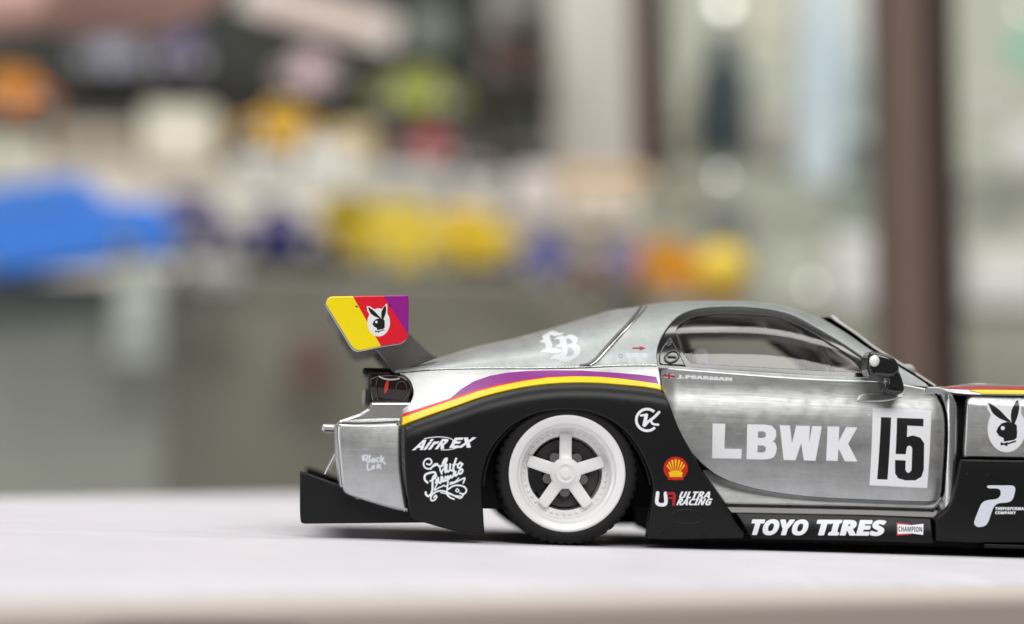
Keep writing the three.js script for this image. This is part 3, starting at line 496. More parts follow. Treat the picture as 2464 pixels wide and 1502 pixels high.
// ------------------------------------------------------------------ tail
{
  const side = sidePanel([[[809, 1023], [812, 1018], [860, 1018], [950, 1014]], [[950, 1014], [960, 1013], [965, 1022]], [[965, 1022], [967, 1124], [977, 1195], [984, 1236]], [[984, 1236], [956, 1231], [913, 1219], [868, 1205], [834, 1193], [824, 1186]], [[824, 1186], [819, 1167], [813, 1100], [808.5, 1047], [809, 1023]]], zBumper, { bev: 0.32, th: 1.6, step: 0.35 });
  both('rear_bumper', side, M.metal, M.metalPlain);
  const prof = [[822, 1167], [813, 1100], [811, 1028], [820, 1018], [868, 1001], [890, 988], [897, 974], [990, 974], [990, 1190], [860, 1196]].map(([u, v]) => at(u, v, 12)), sh = new THREE.Shape(prof.map((p) => new THREE.Vector2(...p)));
  const mid = new THREE.ExtrudeGeometry(sh, { depth: 25.4, bevelEnabled: true, bevelSize: 0.2, bevelThickness: 0.3, bevelSegments: 3 }); mid.translate(0, 0, -12.7);
  part('bumper_core', mid, M.metalPlain, car, 0.001);
  const A = [[811, 1019], [830, 1017.5], [860, 1016.5], [910, 1015], [960, 1013]], B = [[894, 980], [903, 979], [916, 981], [938, 983], [967, 986]], pos = [], ix = [], uv = [], n = 8;
  A.forEach((a, i) => { const p = tr(a[0], a[1], zBumper), q = at(B[i][0], B[i][1], 12.0), p3 = V(p[0], p[1], zBumper(...p) - 0.1), q3 = V(q[0], q[1], 12.0); for (let k = 0; k <= n; k++) { const t = k / n, r = p3.clone().lerp(q3, t); r.y -= 0.12 * Math.sin(t * Math.PI); r.z -= 0.15 * Math.sin(t * Math.PI); pos.push(r.x, r.y, r.z); uv.push(...carUV(r.x, r.y)); } });
  for (let i = 0; i < A.length - 1; i++) for (let k = 0; k < n; k++) { const a = i * (n + 1) + k, b = a + 1, c = a + n + 1, d = c + 1; ix.push(a, c, b, b, c, d); }
  const g = new THREE.BufferGeometry(); g.setAttribute('position', new THREE.Float32BufferAttribute(pos, 3)); g.setAttribute('uv', new THREE.Float32BufferAttribute(uv, 2)); g.setIndex(ix); g.computeVertexNormals();
  both('bumper_ledge', g, M.metalPlain);
  const l = at(793, 1030, 6), lip = new RoundedBoxGeometry(1.7, 0.52, 19, 4, 0.24); lip.translate(l[0] + 0.3, l[1], 0); part('bumper_lip', lip, M.metalPlain, car, 0.001);
  // diffuser: two side plates and a low floor between them
  const plate = [[[721, 1134], [730, 1136], [815, 1166]], [[815, 1166], [870, 1180], [1018, 1200]], [[1018, 1200], [1030, 1258]], [[1030, 1258], [732, 1261]], [[732, 1261], [725, 1258], [722.5, 1250], [721, 1134]]];
  both('diffuser_plate', sidePanel(plate, () => 12.7, { bev: 0.16, th: 0.7 }), M.blackPlain);
  const a = at(735, 1200, 0), f = new RoundedBoxGeometry(10, 0.5, 24.6, 2, 0.1); f.rotateZ(-0.12); f.translate(a[0] + 5.6, 2.6, 0); part('diffuser_floor', f, M.blackPlain, car, 0.001);
  const r0 = at(806, 1095, 11.2), r1 = at(781.5, 1142, 11.2); both('support_rod', tubeOn([V(r0[0], r0[1], 11.2), V((r0[0] + r1[0]) / 2, (r0[1] + r1[1]) / 2, 11.2), V(r1[0], r1[1], 11.2)], 0.075, 8), M.mirror);
  // tail lamp, the dark panel between the two lamps, number plate
  const xr = at(990, 940, 12.5)[0], zLamp = (x, y) => 12.95 - 0.075 * Math.max(0, xr - x) ** 2 - 0.22 * ((y - 10.75) / 1.05) ** 2;
  const lamp = sidePanel([[[897, 906], [908, 902], [940, 900], [966, 901.5], [980, 911], [989, 930], [990.5, 949], [983, 968], [965, 981], [935, 983], [911, 981], [897, 971], [890, 945], [886, 915]], [[886, 915], [890, 908], [897, 906]]], zLamp, { bev: 0.2, th: 0.8, step: 0.3 });
  both('tail_lamp', lamp, M.smoke, null, 'smoked dark tail lamp with a red piece inside');
  const piece = (name, l, m) => part(name, sheet(l.map(([u, v]) => tr(u, v, zLamp)), (x, y) => V(x, y, zLamp(x, y) + 0.015), { bev: 0, th: 0.02, step: 0.2 }), m, car, 0.001);
  piece('lamp_reflector', [[926, 926], [931, 916], [935, 917], [934, 935], [928, 947], [924, 945]], M.redLens);
  piece('lamp_reflector', [[931, 972], [945, 974], [950, 982], [930, 982]], std([0.18, 0.02, 0.02], 0.3)); piece('lamp_reflector', [[951, 972], [964, 972], [964, 980], [951, 981.5]], M.amberLens);
  part('lamp_rim', tubeOn([[911, 906], [906, 925], [908, 950], [914, 976], [935, 970], [962, 969], [980, 955], [987, 935]].map(([u, v]) => { const q = tr(u, v, zLamp); return V(q[0], q[1], zLamp(...q)); }), 0.07, 50), M.blackGloss, car, 0.001);
  part('lamp_rim', tubeOn([[911, 906], [925, 912], [945, 914], [962, 911]].map(([u, v]) => { const q = tr(u, v, zLamp); return V(q[0], q[1], zLamp(...q)); }), 0.06, 30), M.trim, car, 0.001);
  part('lamp_bulb', tubeOn(Array.from({ length: 12 }, (_, i) => { const t = i / 12 * Math.PI * 2, q = tr(966 + 13 * Math.cos(t), 935 - 17 * Math.sin(t), zLamp); return V(q[0], q[1], zLamp(...q)); }), 0.035, 40, true), std([0.05, 0.045, 0.045], 0.4), car, 0.001);
  const e = at(886, 930, 9.5), tp = new RoundedBoxGeometry(1.6, 2.5, 21, 3, 0.2); tp.translate(e[0] + 0.8, at(886, 936, 9.5)[1], 0); part('tail_panel', tp, M.blackPlain, car, 0.001);
  const dl = at(872, 892, 6), dk = new RoundedBoxGeometry(3.2, 0.5, 18, 3, 0.2); dk.translate(dl[0] + 1.6, dl[1] - 0.1, 0); part('boot_edge', dk, M.blackPlain, car, 0.001);
  const np = at(871, 955, 3), box = new RoundedBoxGeometry(0.4, 1.15, 7, 2, 0.08); box.translate(np[0] + 0.45, np[1], 0); part('number_plate_base', box, M.blackPlain, car, 0.001);
  const pl = new RoundedBoxGeometry(0.12, 1.0, 6.6, 2, 0.04); pl.translate(np[0] + 0.2, np[1], 0); part('number_plate', pl, std([0.7, 0.7, 0.68], 0.5), car, 0.001);
}
// ------------------------------------------------------------------ rear wing
{
  const zW = 12.4, wc = document.createElement('canvas'); wc.width = 1024; wc.height = 720; const g = wc.getContext('2d');
  const ox = 780, oy = 704, k = 4.9, q = ([u, v]) => [(u - ox) * k, (v - oy) * k];
  g.fillStyle = '#ffe600'; g.fillRect(0, 0, 1024, 720);
  poly(g, [[841.5, 700], [922, 700], [990, 818], [990, 850], [926, 850]].map(q), '#e6102a'); poly(g, [[914, 700], [1000, 700], [1000, 832], [990, 818]].map(q), '#98128c');
  g.save(); g.scale(k, k); g.translate(-ox, -oy); hareEmblem(g, ([x, y]) => [911 + (x - 1040) * 0.0775, 776 + (y - 795) * 0.0775], '#f2f2f2', '#111'); g.restore();
  for (const [u, v] of [[858, 738], [939, 735.5]]) disc(g, ...q([u, v]), 13, 11, '#2a1414');
  for (let i = 0; i < 160; i++) disc(g, rnd() * 1024, rnd() * 720, 1 + rnd(), 1 + rnd(), 'rgba(255,255,255,0.12)');
  const tex = canvasTex(wc), mat = new THREE.MeshPhysicalMaterial({ map: tex, roughness: 0.35, clearcoat: 0.3 });
  const outline = [[[785, 729], [790, 717.5], [799, 713.5]], [[799, 713.5], [842, 713], [982, 710]], [[982, 710], [983.5, 729], [983, 798]], [[983, 798], [982, 810], [976, 819], [963, 826.5]], [[963, 826.5], [915, 834], [882, 841], [861, 843.5]], [[861, 843.5], [852, 839], [844, 830]], [[844, 830], [820, 790], [785, 733]]];
  const outPx = runs(outline), inv = at(ox, oy, zW), i2 = at(ox + 100, oy, zW), i3 = at(ox, oy + 100, zW);
  const uvW = (p) => { const x = p.x - inv[0], y = p.y - inv[1], a = (i2[0] - inv[0]) / 100, b = (i2[1] - inv[1]) / 100, c = (i3[0] - inv[0]) / 100, d = (i3[1] - inv[1]) / 100, det = a * d - b * c, du = (x * d - y * c) / det, dv = (y * a - x * b) / det; return [du * k / 1024, 1 - dv * k / 720]; };
  const pts = outPx.map(([u, v]) => at(u, v, zW));
  both('wing_endplate', sheet(pts, (x, y) => V(x, y, zW), { bev: 0.09, th: 0.12, step: 0.5, uv: uvW }), mat, mat, 'yellow, red and purple wing end plate with a hare head emblem');
  const grow = pts.map(([x, y]) => [x, y]); const c = grow.reduce((s, p) => [s[0] + p[0] / grow.length, s[1] + p[1] / grow.length], [0, 0]);
  both('endplate_edge', sheet(grow.map(([x, y]) => [c[0] + (x - c[0]) * 1.008 - 0.06, c[1] + (y - c[1]) * 1.012 - 0.07]), (x, y) => V(x, y, zW - 0.12), { bev: 0.06, th: 0.42, step: 0.6 }), M.metalPlain);
  // the blade between the end plates and its two struts
  const bl = [[812, 762], [830, 752], [900, 752], [975, 742], [978, 752], [930, 778], [870, 800], [834, 806]].map(([u, v]) => at(u, v, zW)), bs = new THREE.Shape(bl.map((p) => new THREE.Vector2(...p)));
  const bg2 = new THREE.ExtrudeGeometry(bs, { depth: 23.6, bevelEnabled: false }); bg2.translate(0, 0, -11.8); part('wing_blade', bg2, M.blackPlain, car, 0.001);
  const st = runs([[[902, 840], [925, 868], [947, 899]], [[947, 899], [966, 893]], [[966, 893], [1014, 876], [1052, 861]], [[1052, 861], [1020, 836], [984, 801]], [[984, 801], [940, 800]], [[940, 800], [902, 840]]]).map(([u, v]) => at(u, v, 10.9));
  both('wing_strut', sheet(st, (x, y) => V(x, y, 10.9 - 0.12 * Math.max(0, 14.6 - y)), { bev: 0.12, th: 0.6, step: 0.4 }), M.metalDull, null, 'dull grey cast strut of the rear wing');
}
// ------------------------------------------------------------------ door mirror
{
  const sheetBox = (l, z, th, bev, m, name) => both(name, sheet(runs(l).map(([u, v]) => at(u, v, z)), (x, y) => V(x, y, z), { bev, th, step: 0.3 }), m);
  const head = [[[2089, 872], [2091, 856], [2099, 846], [2112, 847], [2145, 856], [2158, 866], [2165, 880], [2166, 893]], [[2166, 893], [2150, 908], [2120, 908], [2094, 905]], [[2094, 905], [2089, 890], [2089, 872]]];
  sheetBox(head, 15.3, 2.4, 0.42, M.blackGloss, 'mirror_housing');
  sheetBox([[[2128, 900], [2166, 893]], [[2166, 893], [2174, 915], [2178, 936], [2171, 947], [2150, 949], [2136, 944], [2130, 936]], [[2130, 936], [2137, 918], [2128, 900]]], 14.6, 2.2, 0.35, M.blackGloss, 'mirror_stalk');
  const m = at(2104, 869, 15.2), s = new THREE.SphereGeometry(1, 24, 16); s.scale(0.36, 0.4, 0.42); s.translate(m[0], m[1], 15.25);
  both('mirror_glass', s, std([0.9, 0.9, 0.9], 0.3));
}
// ------------------------------------------------------------------ inside and underneath
{
  const B = (name, u0, v0, u1, v1, z0, z1, m, r = 0.4, rot = 0) => { const w = (z0 + z1) / 2, a = at(u0, v0, w), b = at(u1, v1, w), g = new RoundedBoxGeometry(Math.abs(b[0] - a[0]), Math.abs(b[1] - a[1]), z1 - z0, 4, r); if (rot) g.rotateZ(rot); g.translate((a[0] + b[0]) / 2, (a[1] + b[1]) / 2, w); return part(name, g, m, car, 0.001); };
  B('chassis', 1010, 1080, 1190, 1215, -12, 12, M.core, 0.2);
  B('chassis', 1150, 985, 1580, 1215, -9.2, 9.2, M.core, 0.2);
  B('chassis', 1575, 960, 2480, 1308, -12.3, 12.3, M.core, 0.2);
  B('chassis', 2470, 975, 2870, 1280, -9.2, 9.2, M.core, 0.2);
  B('chassis', 990, 905, 1560, 1005, -11.0, 11.0, M.core, 0.2);
  B('chassis', 1560, 952, 2300, 1000, -12.0, 12.0, M.core, 0.2);
  B('cabin_floor', 1600, 922, 2120, 950, -11.3, 11.3, M.trim, 0.3);
  B('dashboard', 2035, 880, 2150, 930, -8.5, 8.5, M.trim, 0.5);
  for (const z of [4.8, -4.8]) { B('seat', 1660, 838, 1702, 925, z - 2.4, z + 2.4, M.trim, 0.55, 0.14); B('seat', 1690, 893, 1800, 930, z - 2.4, z + 2.4, M.trim, 0.5); }
  const w = at(1990, 875, 4.8), t = new THREE.TorusGeometry(1.35, 0.16, 10, 30); t.rotateY(Math.PI / 2); t.rotateZ(0.45); t.translate(w[0], w[1], 4.8); part('steering_wheel', t, M.trim, car, 0.001);
  const bar = (pts, z, r, m) => part('roll_bar', tubeOn(pts.map(([u, v, dz]) => { const q = at(u, v, z + (dz ?? 0)); return V(q[0], q[1], z + (dz ?? 0)); }), r, 60), m, car, 0.001);
  bar([[1632, 806], [1700, 804], [1800, 804], [1890, 808], [1950, 822], [2010, 850], [2075, 890]], -8.2, 0.5, M.inner);
  bar([[1640, 800], [1650, 830], [1668, 900]], -8.0, 0.42, M.inner);
}
// ------------------------------------------------------------------ wheels
function buildWheel() {
  const w = new THREE.Group(); w.name = 'wheel'; car.add(w); const s = 0.001;
  const lathe = (pts, n = 120) => { const g = new THREE.LatheGeometry(pts.map(([r, z]) => new THREE.Vector2(r, z)), n); g.rotateX(Math.PI / 2); return g; };
  const ty = lathe([[3.9, -0.15], [4.06, 0.0], [4.2, 0.1], [4.45, 0.12], [4.72, 0.02], [4.9, -0.2], [4.97, -0.45], [5.0, -0.8], [5.0, -1.6], [5.0, -2.6], [5.0, -3.4], [4.95, -3.9], [4.6, -4.3], [3.9, -4.3]], 288);
  { const p = ty.attributes.position; for (let i = 0; i < p.count; i++) { const x = p.getX(i), y = p.getY(i), z = p.getZ(i), r = Math.hypot(x, y); if (r > 4.86 && z < -0.1) { const a = Math.atan2(y, x), cut = Math.cos(a * 48 + 0.6 * z) > 0.55 && (z > -1.0 || z < -3) ? 0.11 : 0, k = (r - cut) / r; p.setXY(i, x * k, y * k); } } ty.computeVertexNormals(); }
  part('tyre', ty, M.rubber, w, s);
  part('rim', lathe([[4.1, -0.3], [4.11, -0.05], [4.06, 0.07], [3.98, 0.12], [3.88, 0.1], [3.66, 0.0], [3.5, -0.07], [3.44, -0.16], [3.4, -0.5], [3.36, -0.58], [3.24, -0.62], [3.18, -0.72], [3.13, -1.6], [3.05, -1.68], [2.68, -1.7], [2.6, -1.76], [2.58, -2.6], [2.5, -2.6]]), M.white, w, s);
  const riv = []; for (let i = 0; i < 40; i++) { const a = i / 40 * Math.PI * 2, g = new THREE.SphereGeometry(0.11, 8, 6); g.scale(1, 1, 0.7); g.translate(2.86 * Math.cos(a), 2.86 * Math.sin(a), -1.66); riv.push(g); } part('rim_rivets', riv, M.white, w, s).userData.kind = 'stuff';
  const spk = runs([[[0.3, -0.5], [1.2, -0.49], [2.3, -0.47], [2.66, -0.46]], [[2.66, -0.46], [2.76, -0.38], [2.8, 0], [2.76, 0.38], [2.66, 0.46]], [[2.66, 0.46], [2.3, 0.47], [1.2, 0.49], [0.3, 0.5]]].map((r) => r.map(([x, y]) => [x * 100, y * 100]))).map(([x, y]) => [x / 100, y / 100]);
  const spG = sheet(spk, (x, y) => V(x, y, -1.16 - 0.3 * smooth(0.5, 1.5, x) + 0.1 * smooth(1.6, 2.6, x) - 0.1 * (y / 0.5) ** 2), { bev: 0.13, th: 0.5, step: 0.2 });
  for (let i = 0; i < 5; i++) { const g = spG.clone(); g.rotateZ(Math.PI / 2 + 0.02 + i * Math.PI * 0.4); part('spoke', g, M.white, w, s); }
  part('hub', lathe([[0, -1.08], [0.62, -1.08], [0.7, -1.1], [0.78, -1.16], [0.9, -1.24], [1.04, -1.32], [1.1, -1.42], [1.1, -1.7], [0, -1.7]], 60), M.white, w, s);
  part('hub_nut', lathe([[0, -0.9], [0.26, -0.91], [0.34, -0.95], [0.38, -1.0], [0.39, -1.1]], 40), M.white, w, s);
  part('hub_ring', lathe([[0.54, -1.1], [0.58, -1.02], [0.64, -1.0], [0.7, -1.02], [0.74, -1.1], [0.74, -1.16]], 48), M.white, w, s);
  part('brake_disc', lathe([[0.9, -2.05], [1.35, -2.0], [1.4, -2.1], [1.55, -2.1], [1.58, -2.0], [2.38, -2.0], [2.4, -2.05], [2.4, -2.5]], 80), M.disc, w, s);
  const lugM = std([0.1, 0.1, 0.1], 0.5);
  const lug = []; for (let i = 0; i < 5; i++) { const a = Math.PI / 2 + Math.PI / 5 + i * Math.PI * 0.4, g = new THREE.CylinderGeometry(0.36, 0.36, 0.4, 20); g.rotateX(Math.PI / 2); g.translate(1.3 * Math.cos(a), 1.3 * Math.sin(a), -1.75); part('lug_seat', g, lugM, w, s); }
  const cal = new THREE.Shape(); cal.absarc(0, 0, 2.5, Math.PI * 0.86, Math.PI * 1.18, false); cal.absarc(0, 0, 1.7, Math.PI * 1.18, Math.PI * 0.86, true);
  const cg = new THREE.ExtrudeGeometry(cal, { depth: 0.35, bevelEnabled: true, bevelSize: 0.06, bevelThickness: 0.06, bevelSegments: 2 }); cg.translate(0, 0, -2.0); part('brake_caliper', cg, M.blackPlain, w, s);
  part('wheel_barrel', lathe([[2.6, -2.5], [2.58, -4.2], [0, -4.2]], 60), M.core, w, s);
  return w;
}
{
  const c = at(1364.5, 1143, 14.35), w = buildWheel();
  w.position.set(c[0] * 0.001, axleY * 0.001, 0.01435);
  const place = (x, far2) => { const k = w.clone(); k.position.set(x * 0.001, axleY * 0.001, far2 ? -0.01435 : 0.01435); if (far2) k.rotation.y = Math.PI; car.add(k); };
  place(c[0], true); place(c[0] + 37.9, false); place(c[0] + 37.9, true);
}

// ------------------------------------------------------------------ white board under the car
{
  const f0 = onGround(0, 1238), f1 = onGround(700, 1219), n0 = onGround(0, 1396), n1 = onGround(2464, 1376);
  const ext = (a, b, x) => a.z + (b.z - a.z) * (x - a.x) / (b.x - a.x);
  const xl = -0.16, xr = 0.17, q = [[xl, ext(n0, n1, xl)], [xr, ext(n0, n1, xr)], [xr, ext(f0, f1, xr)], [xl, ext(f0, f1, xl)]];
  const sh = new THREE.Shape(q.map(([x, z]) => new THREE.Vector2(x, -z)));
  const g = new THREE.ExtrudeGeometry(sh, { depth: 0.001, bevelEnabled: true, bevelSize: 0.0035, bevelThickness: 0.0012, bevelOffset: -0.0035, bevelSegments: 10, steps: 1 });
  g.rotateX(-Math.PI / 2); g.translate(0, -0.0022, 0);
  const p = g.attributes.position, uv = g.attributes.uv; for (let i = 0; i < p.count; i++) uv.setXY(i, p.getX(i) / 0.06, p.getZ(i) / 0.06);
  const grain = dataTex(512, 512, (u, v) => { const x = u * 512, y = v * 512; return 0.5 * nA(x * 0.5, y * 0.5) + 0.3 * nB(x * 0.125, y * 0.5) + 0.2 * nC(x * 0.03125, y * 0.0625); });
  const tone = dataTex(512, 512, (u, v) => { const x = u * 512, y = v * 512, k = 0.95 + 0.05 * nB(x * 0.0625, y * 0.25) + 0.04 * nC(x * 0.015625, y * 0.03125) - 0.9 * Math.max(0, nA(x * 0.5, y * 0.5) - 0.93); return [k * 0.845, k * 0.836, k * 0.86]; }, true);
  const m = std([1, 1, 1], 0.5, 0, { map: tone, bumpMap: grain, bumpScale: 0.00008 });
  const board = new THREE.Mesh(g, m); board.name = 'white_board'; board.userData.kind = 'structure'; board.castShadow = board.receiveShadow = true; scene.add(board);
  // cream edging added for the shaded foreground, and the dark counter below
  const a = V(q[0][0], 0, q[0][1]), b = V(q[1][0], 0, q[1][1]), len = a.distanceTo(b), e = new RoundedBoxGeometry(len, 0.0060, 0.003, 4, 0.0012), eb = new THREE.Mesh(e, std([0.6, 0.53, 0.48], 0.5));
  eb.position.set((a.x + b.x) / 2, -0.00395, (a.z + b.z) / 2 + 0.0004); eb.rotation.y = -Math.atan2(b.z - a.z, b.x - a.x); eb.name = 'shade_edging'; eb.userData.kind = 'structure'; scene.add(eb);
  const c = new THREE.Mesh(new RoundedBoxGeometry(1.2, 0.02, 0.42, 3, 0.002), std([0.03, 0.014, 0.014], 0.35)); c.position.set(0, -0.0168, -0.02); c.name = 'counter'; c.userData.kind = 'structure'; scene.add(c);
}

// ------------------------------------------------------------------ the shop behind, far out of focus
const px = (d) => d * 43.56e-3 / 0.19 / H;           // metres per picture unit at a distance
const lin = (r, g, b) => [r, g, b].map((c) => Math.pow(c / 255, 2.2));
const mats = new Map();
function bgm(r, g, b, rough = 0.6) { const k = [r, g, b, rough].join(); if (!mats.has(k)) mats.set(k, std(lin(r, g, b).map((c) => c * Math.min(GAIN, 0.85 / Math.max(...lin(r, g, b)))), rough)); return mats.get(k); }
const GAIN = 1.3;
function slab(name, u0, v0, u1, v1, d, depth, m, r = 0.002, kind) {      // a box whose front covers that stretch of the picture at distance d
  const c = far((u0 + u1) / 2, (v0 + v1) / 2, d), s = px(d), g = new RoundedBoxGeometry((u1 - u0) * s, (v1 - v0) * s, depth, 3, Math.min(r, depth / 2.1)), o = new THREE.Mesh(g, m);
  o.position.set(c.x, c.y, c.z - depth / 2); o.rotation.z = 0; o.name = numbered(name); o.castShadow = o.receiveShadow = true; scene.add(o); if (kind) o.userData.kind = kind; return o;
}
slab('cabinet_back', -900, -700, 3400, 1500, 1.42, 0.02, bgm(150, 152, 140), 0.002, 'structure');
function step(v0, v1, d, u0, u1, m) { return tag(slab('display_step', u0, v0, u1, v1, d, 0.09, m, 0.003), null, null, null, 'structure'); }
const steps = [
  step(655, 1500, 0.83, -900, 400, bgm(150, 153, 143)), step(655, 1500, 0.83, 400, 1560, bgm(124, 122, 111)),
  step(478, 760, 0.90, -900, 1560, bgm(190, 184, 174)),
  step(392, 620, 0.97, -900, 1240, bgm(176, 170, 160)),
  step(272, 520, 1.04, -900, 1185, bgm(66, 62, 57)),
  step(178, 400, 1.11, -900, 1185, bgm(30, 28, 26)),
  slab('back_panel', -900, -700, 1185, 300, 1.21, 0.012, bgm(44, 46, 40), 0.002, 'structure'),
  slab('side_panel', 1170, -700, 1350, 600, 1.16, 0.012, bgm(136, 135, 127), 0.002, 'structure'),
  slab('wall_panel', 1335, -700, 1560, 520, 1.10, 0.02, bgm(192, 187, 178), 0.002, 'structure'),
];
function toyCar(label, u, v, d, widthPx, color, { yaw = 0, group, low = 1, glass = [0.02, 0.02, 0.022], kind = 0, hpx, lo = 0.14, wheels = 1, ...more } = {}) {
  const o = thing(more.name ?? 'toy_car', label, more.category ?? 'toy car', group), L = widthPx * px(d) / Math.max(0.5, Math.cos(yaw)), h = hpx ? hpx * px(d) : L * 0.29 * low, wd = L * 0.42;
  const c = far(u, v, d); o.position.set(c.x, c.y, c.z - wd / 2); o.rotation.y = yaw;
  const prof = kind === 0 ? [[-0.5, lo], [-0.49, 0.5], [-0.4, 0.58], [-0.26, 0.62], [-0.12, 0.95], [0.02, 1], [0.16, 0.92], [0.28, 0.62], [0.44, 0.52], [0.5, 0.36], [0.5, lo]] : [[-0.5, lo], [-0.5, 0.6], [-0.46, 0.95], [-0.4, 1], [0.14, 1], [0.24, 0.66], [0.45, 0.58], [0.5, 0.45], [0.5, lo]];
  const sh = new THREE.Shape(prof.map(([x, y]) => new THREE.Vector2(x * L, y * h))), g = new THREE.ExtrudeGeometry(sh, { depth: wd * 0.86, bevelEnabled: true, bevelSize: L * 0.012, bevelThickness: wd * 0.07, bevelSegments: 3 }); g.translate(0, 0, -wd * 0.43);
  part('body', g, bgm(...color, 0.3), o);
  const win = kind === 0 ? [[-0.2, 0.64], [-0.1, 0.9], [0.02, 0.94], [0.13, 0.87], [0.23, 0.64]] : [[-0.42, 0.64], [-0.42, 0.92], [0.1, 0.92], [0.18, 0.66]];
  const ws = new THREE.Shape(win.map(([x, y]) => new THREE.Vector2(x * L, y * h))), wg = new THREE.ExtrudeGeometry(ws, { depth: wd * 1.012, bevelEnabled: false }); wg.translate(0, 0, -wd * 0.506);
  part('side_window', wg, std(glass, 0.15), o);
  const tg = new THREE.CylinderGeometry(h * 0.27 * wheels, h * 0.27 * wheels, wd * 0.16, 20); tg.rotateX(Math.PI / 2); const hg = new THREE.CylinderGeometry(h * 0.16 * wheels, h * 0.16 * wheels, wd * 0.17, 14); hg.rotateX(Math.PI / 2);
  for (const sx of [-0.31, 0.31]) for (const sz of [-1, 1]) { const w = part('wheel', tg, std([0.02, 0.02, 0.02], 0.7), o); w.position.set(sx * L, h * 0.27 * wheels, sz * wd * 0.43); part('hub', hg, std([0.5, 0.5, 0.5], 0.35), w); }
  return o;
}
function carton(label, u0, v0, u1, v1, d, color, { turn = 0, tilt = 0, lid, category = 'box', name = 'carton', group, depth } = {}) {
  const o = thing(name, label, category, group), s = px(d), w = (u1 - u0) * s, h = (v1 - v0) * s, dp = depth ?? Math.min(0.05, w * 0.6), c = far((u0 + u1) / 2, v1, d);
  o.position.set(c.x, c.y, c.z - dp / 2); o.rotation.set(0, turn, tilt);
  const g = new RoundedBoxGeometry(w, h, dp, 3, Math.min(w, h, dp) * 0.12); g.translate(0, h / 2, 0); part('body', g, bgm(...color), o);
  const l = new RoundedBoxGeometry(w * 0.7, h * 0.4, 0.001, 2, 0.0004); l.translate(0, h * 0.5, dp / 2 + 0.0004); part('label_panel', l, bgm(...(lid ?? color.map((k) => k * 0.85))), o);
  return o;
}
function bottle(label, u, v0, v1, d, widthPx, color, cap, category = 'bottle', name = 'bottle') {
  const o = thing(name, label, category), s = px(d), h = (v1 - v0) * s, r = widthPx * s / 2, c = far(u, v1, d); o.position.set(c.x, c.y, c.z - r);
  part('body', new THREE.LatheGeometry([[0, 0], [r * 0.9, 0], [r, h * 0.03], [r, h * 0.62], [r * 0.85, h * 0.72], [r * 0.5, h * 0.8], [r * 0.45, h * 0.86], [0, h * 0.86]].map((q) => new THREE.Vector2(...q)), 28), bgm(...color, 0.35), o);
  const g = new THREE.CylinderGeometry(r * 0.55, r * 0.55, h * 0.16, 24); g.translate(0, h * 0.93, 0); part('cap', g, bgm(...cap, 0.4), o); return o;
}
// front row on the lowest step
toyCar('bright blue toy truck at the left edge on the lowest step', 130, 640, 0.80, 560, [78, 146, 255], { kind: 1, hpx: 205, glass: [0.08, 0.25, 0.75], lo: 0.03, wheels: 0.5, name: 'toy_truck', category: 'toy truck' }).rotation.z = 0.16;
toyCar('grey violet toy car just right of the bright blue one', 472, 632, 0.82, 140, [112, 106, 140], { yaw: 0.6, hpx: 165, kind: 1, glass: [0.16, 0.15, 0.22] });
toyCar('dark navy toy car left of the yellow cars', 668, 618, 0.80, 230, [38, 34, 98], { hpx: 125, glass: [0.3, 0.28, 0.34] });
toyCar('dull olive yellow toy car seen partly behind the brighter yellow car', 846, 630, 0.83, 150, [172, 146, 40], { lo: 0.05, wheels: 0.6, yaw: 0.3, kind: 1, hpx: 165, glass: [0.3, 0.24, 0.03] });
toyCar('bright yellow toy car, the left one of the two in the front row', 985, 648, 0.79, 200, [255, 222, 74], { lo: 0.05, wheels: 0.6, yaw: -0.2, kind: 1, hpx: 165, glass: [0.8, 0.62, 0.1] });
toyCar('bright yellow toy car, the right one of the two in the front row', 1146, 634, 0.80, 190, [255, 216, 56], { lo: 0.05, wheels: 0.6, yaw: 0.2, hpx: 130, kind: 1, glass: [0.8, 0.55, 0.06] });
toyCar('slate blue toy car right of the yellow pair', 1308, 676, 0.80, 150, [92, 96, 168], { yaw: 0.3, hpx: 120, glass: [0.1, 0.1, 0.25] });
toyCar('brown toy car between the slate blue and the lilac one', 1416, 712, 0.79, 120, [118, 84, 60], { yaw: 0.3, hpx: 85, glass: [0.08, 0.04, 0.03] });
toyCar('lilac toy car above the brown one near the dark post', 1500, 672, 0.82, 130, [140, 126, 172], { yaw: 0.2, hpx: 95, glass: [0.12, 0.1, 0.25] });
toyCar('orange toy car left of the amber ball', 1622, 706, 0.79, 150, [255, 168, 44], { lo: 0.05, wheels: 0.6, yaw: 0.3, hpx: 125, kind: 1, glass: [0.6, 0.3, 0.03] });
carton('long black box standing in for the shadow under the navy and yellow toy cars', 545, 604, 1250, 668, 0.835, [20, 22, 22], { category: 'tray', name: 'tray', lid: [16, 18, 18], depth: 0.03 });  // dark box put where only shadow lies under the cars
carton('tall pale grey block standing in for a reflection below the blue toy truck', 266, 640, 385, 880, 0.80, [154, 159, 150], { lid: [164, 169, 160] });  // pale block painted in place of a soft reflection
carton('small pale grey box below the navy toy car', 458, 628, 575, 692, 0.79, [176, 176, 170]);
carton('dull red brown box low behind the wing', 690, 815, 800, 940, 0.81, [112, 92, 82]);
{
  const o = thing('amber_ball', 'shiny amber yellow ball on a stand behind the car roof', 'ball'), c = far(1738, 652, 0.79), r = 66 * px(0.79); o.position.copy(c);
  part('ball', new THREE.SphereGeometry(r, 32, 24), std([1.0, 0.7, 0.07], 0.45), o); const st = new THREE.CylinderGeometry(r * 0.5, r * 0.7, r * 0.5, 24); st.translate(0, -r * 1.1, 0); part('stand', st, bgm(150, 95, 30), o);
}
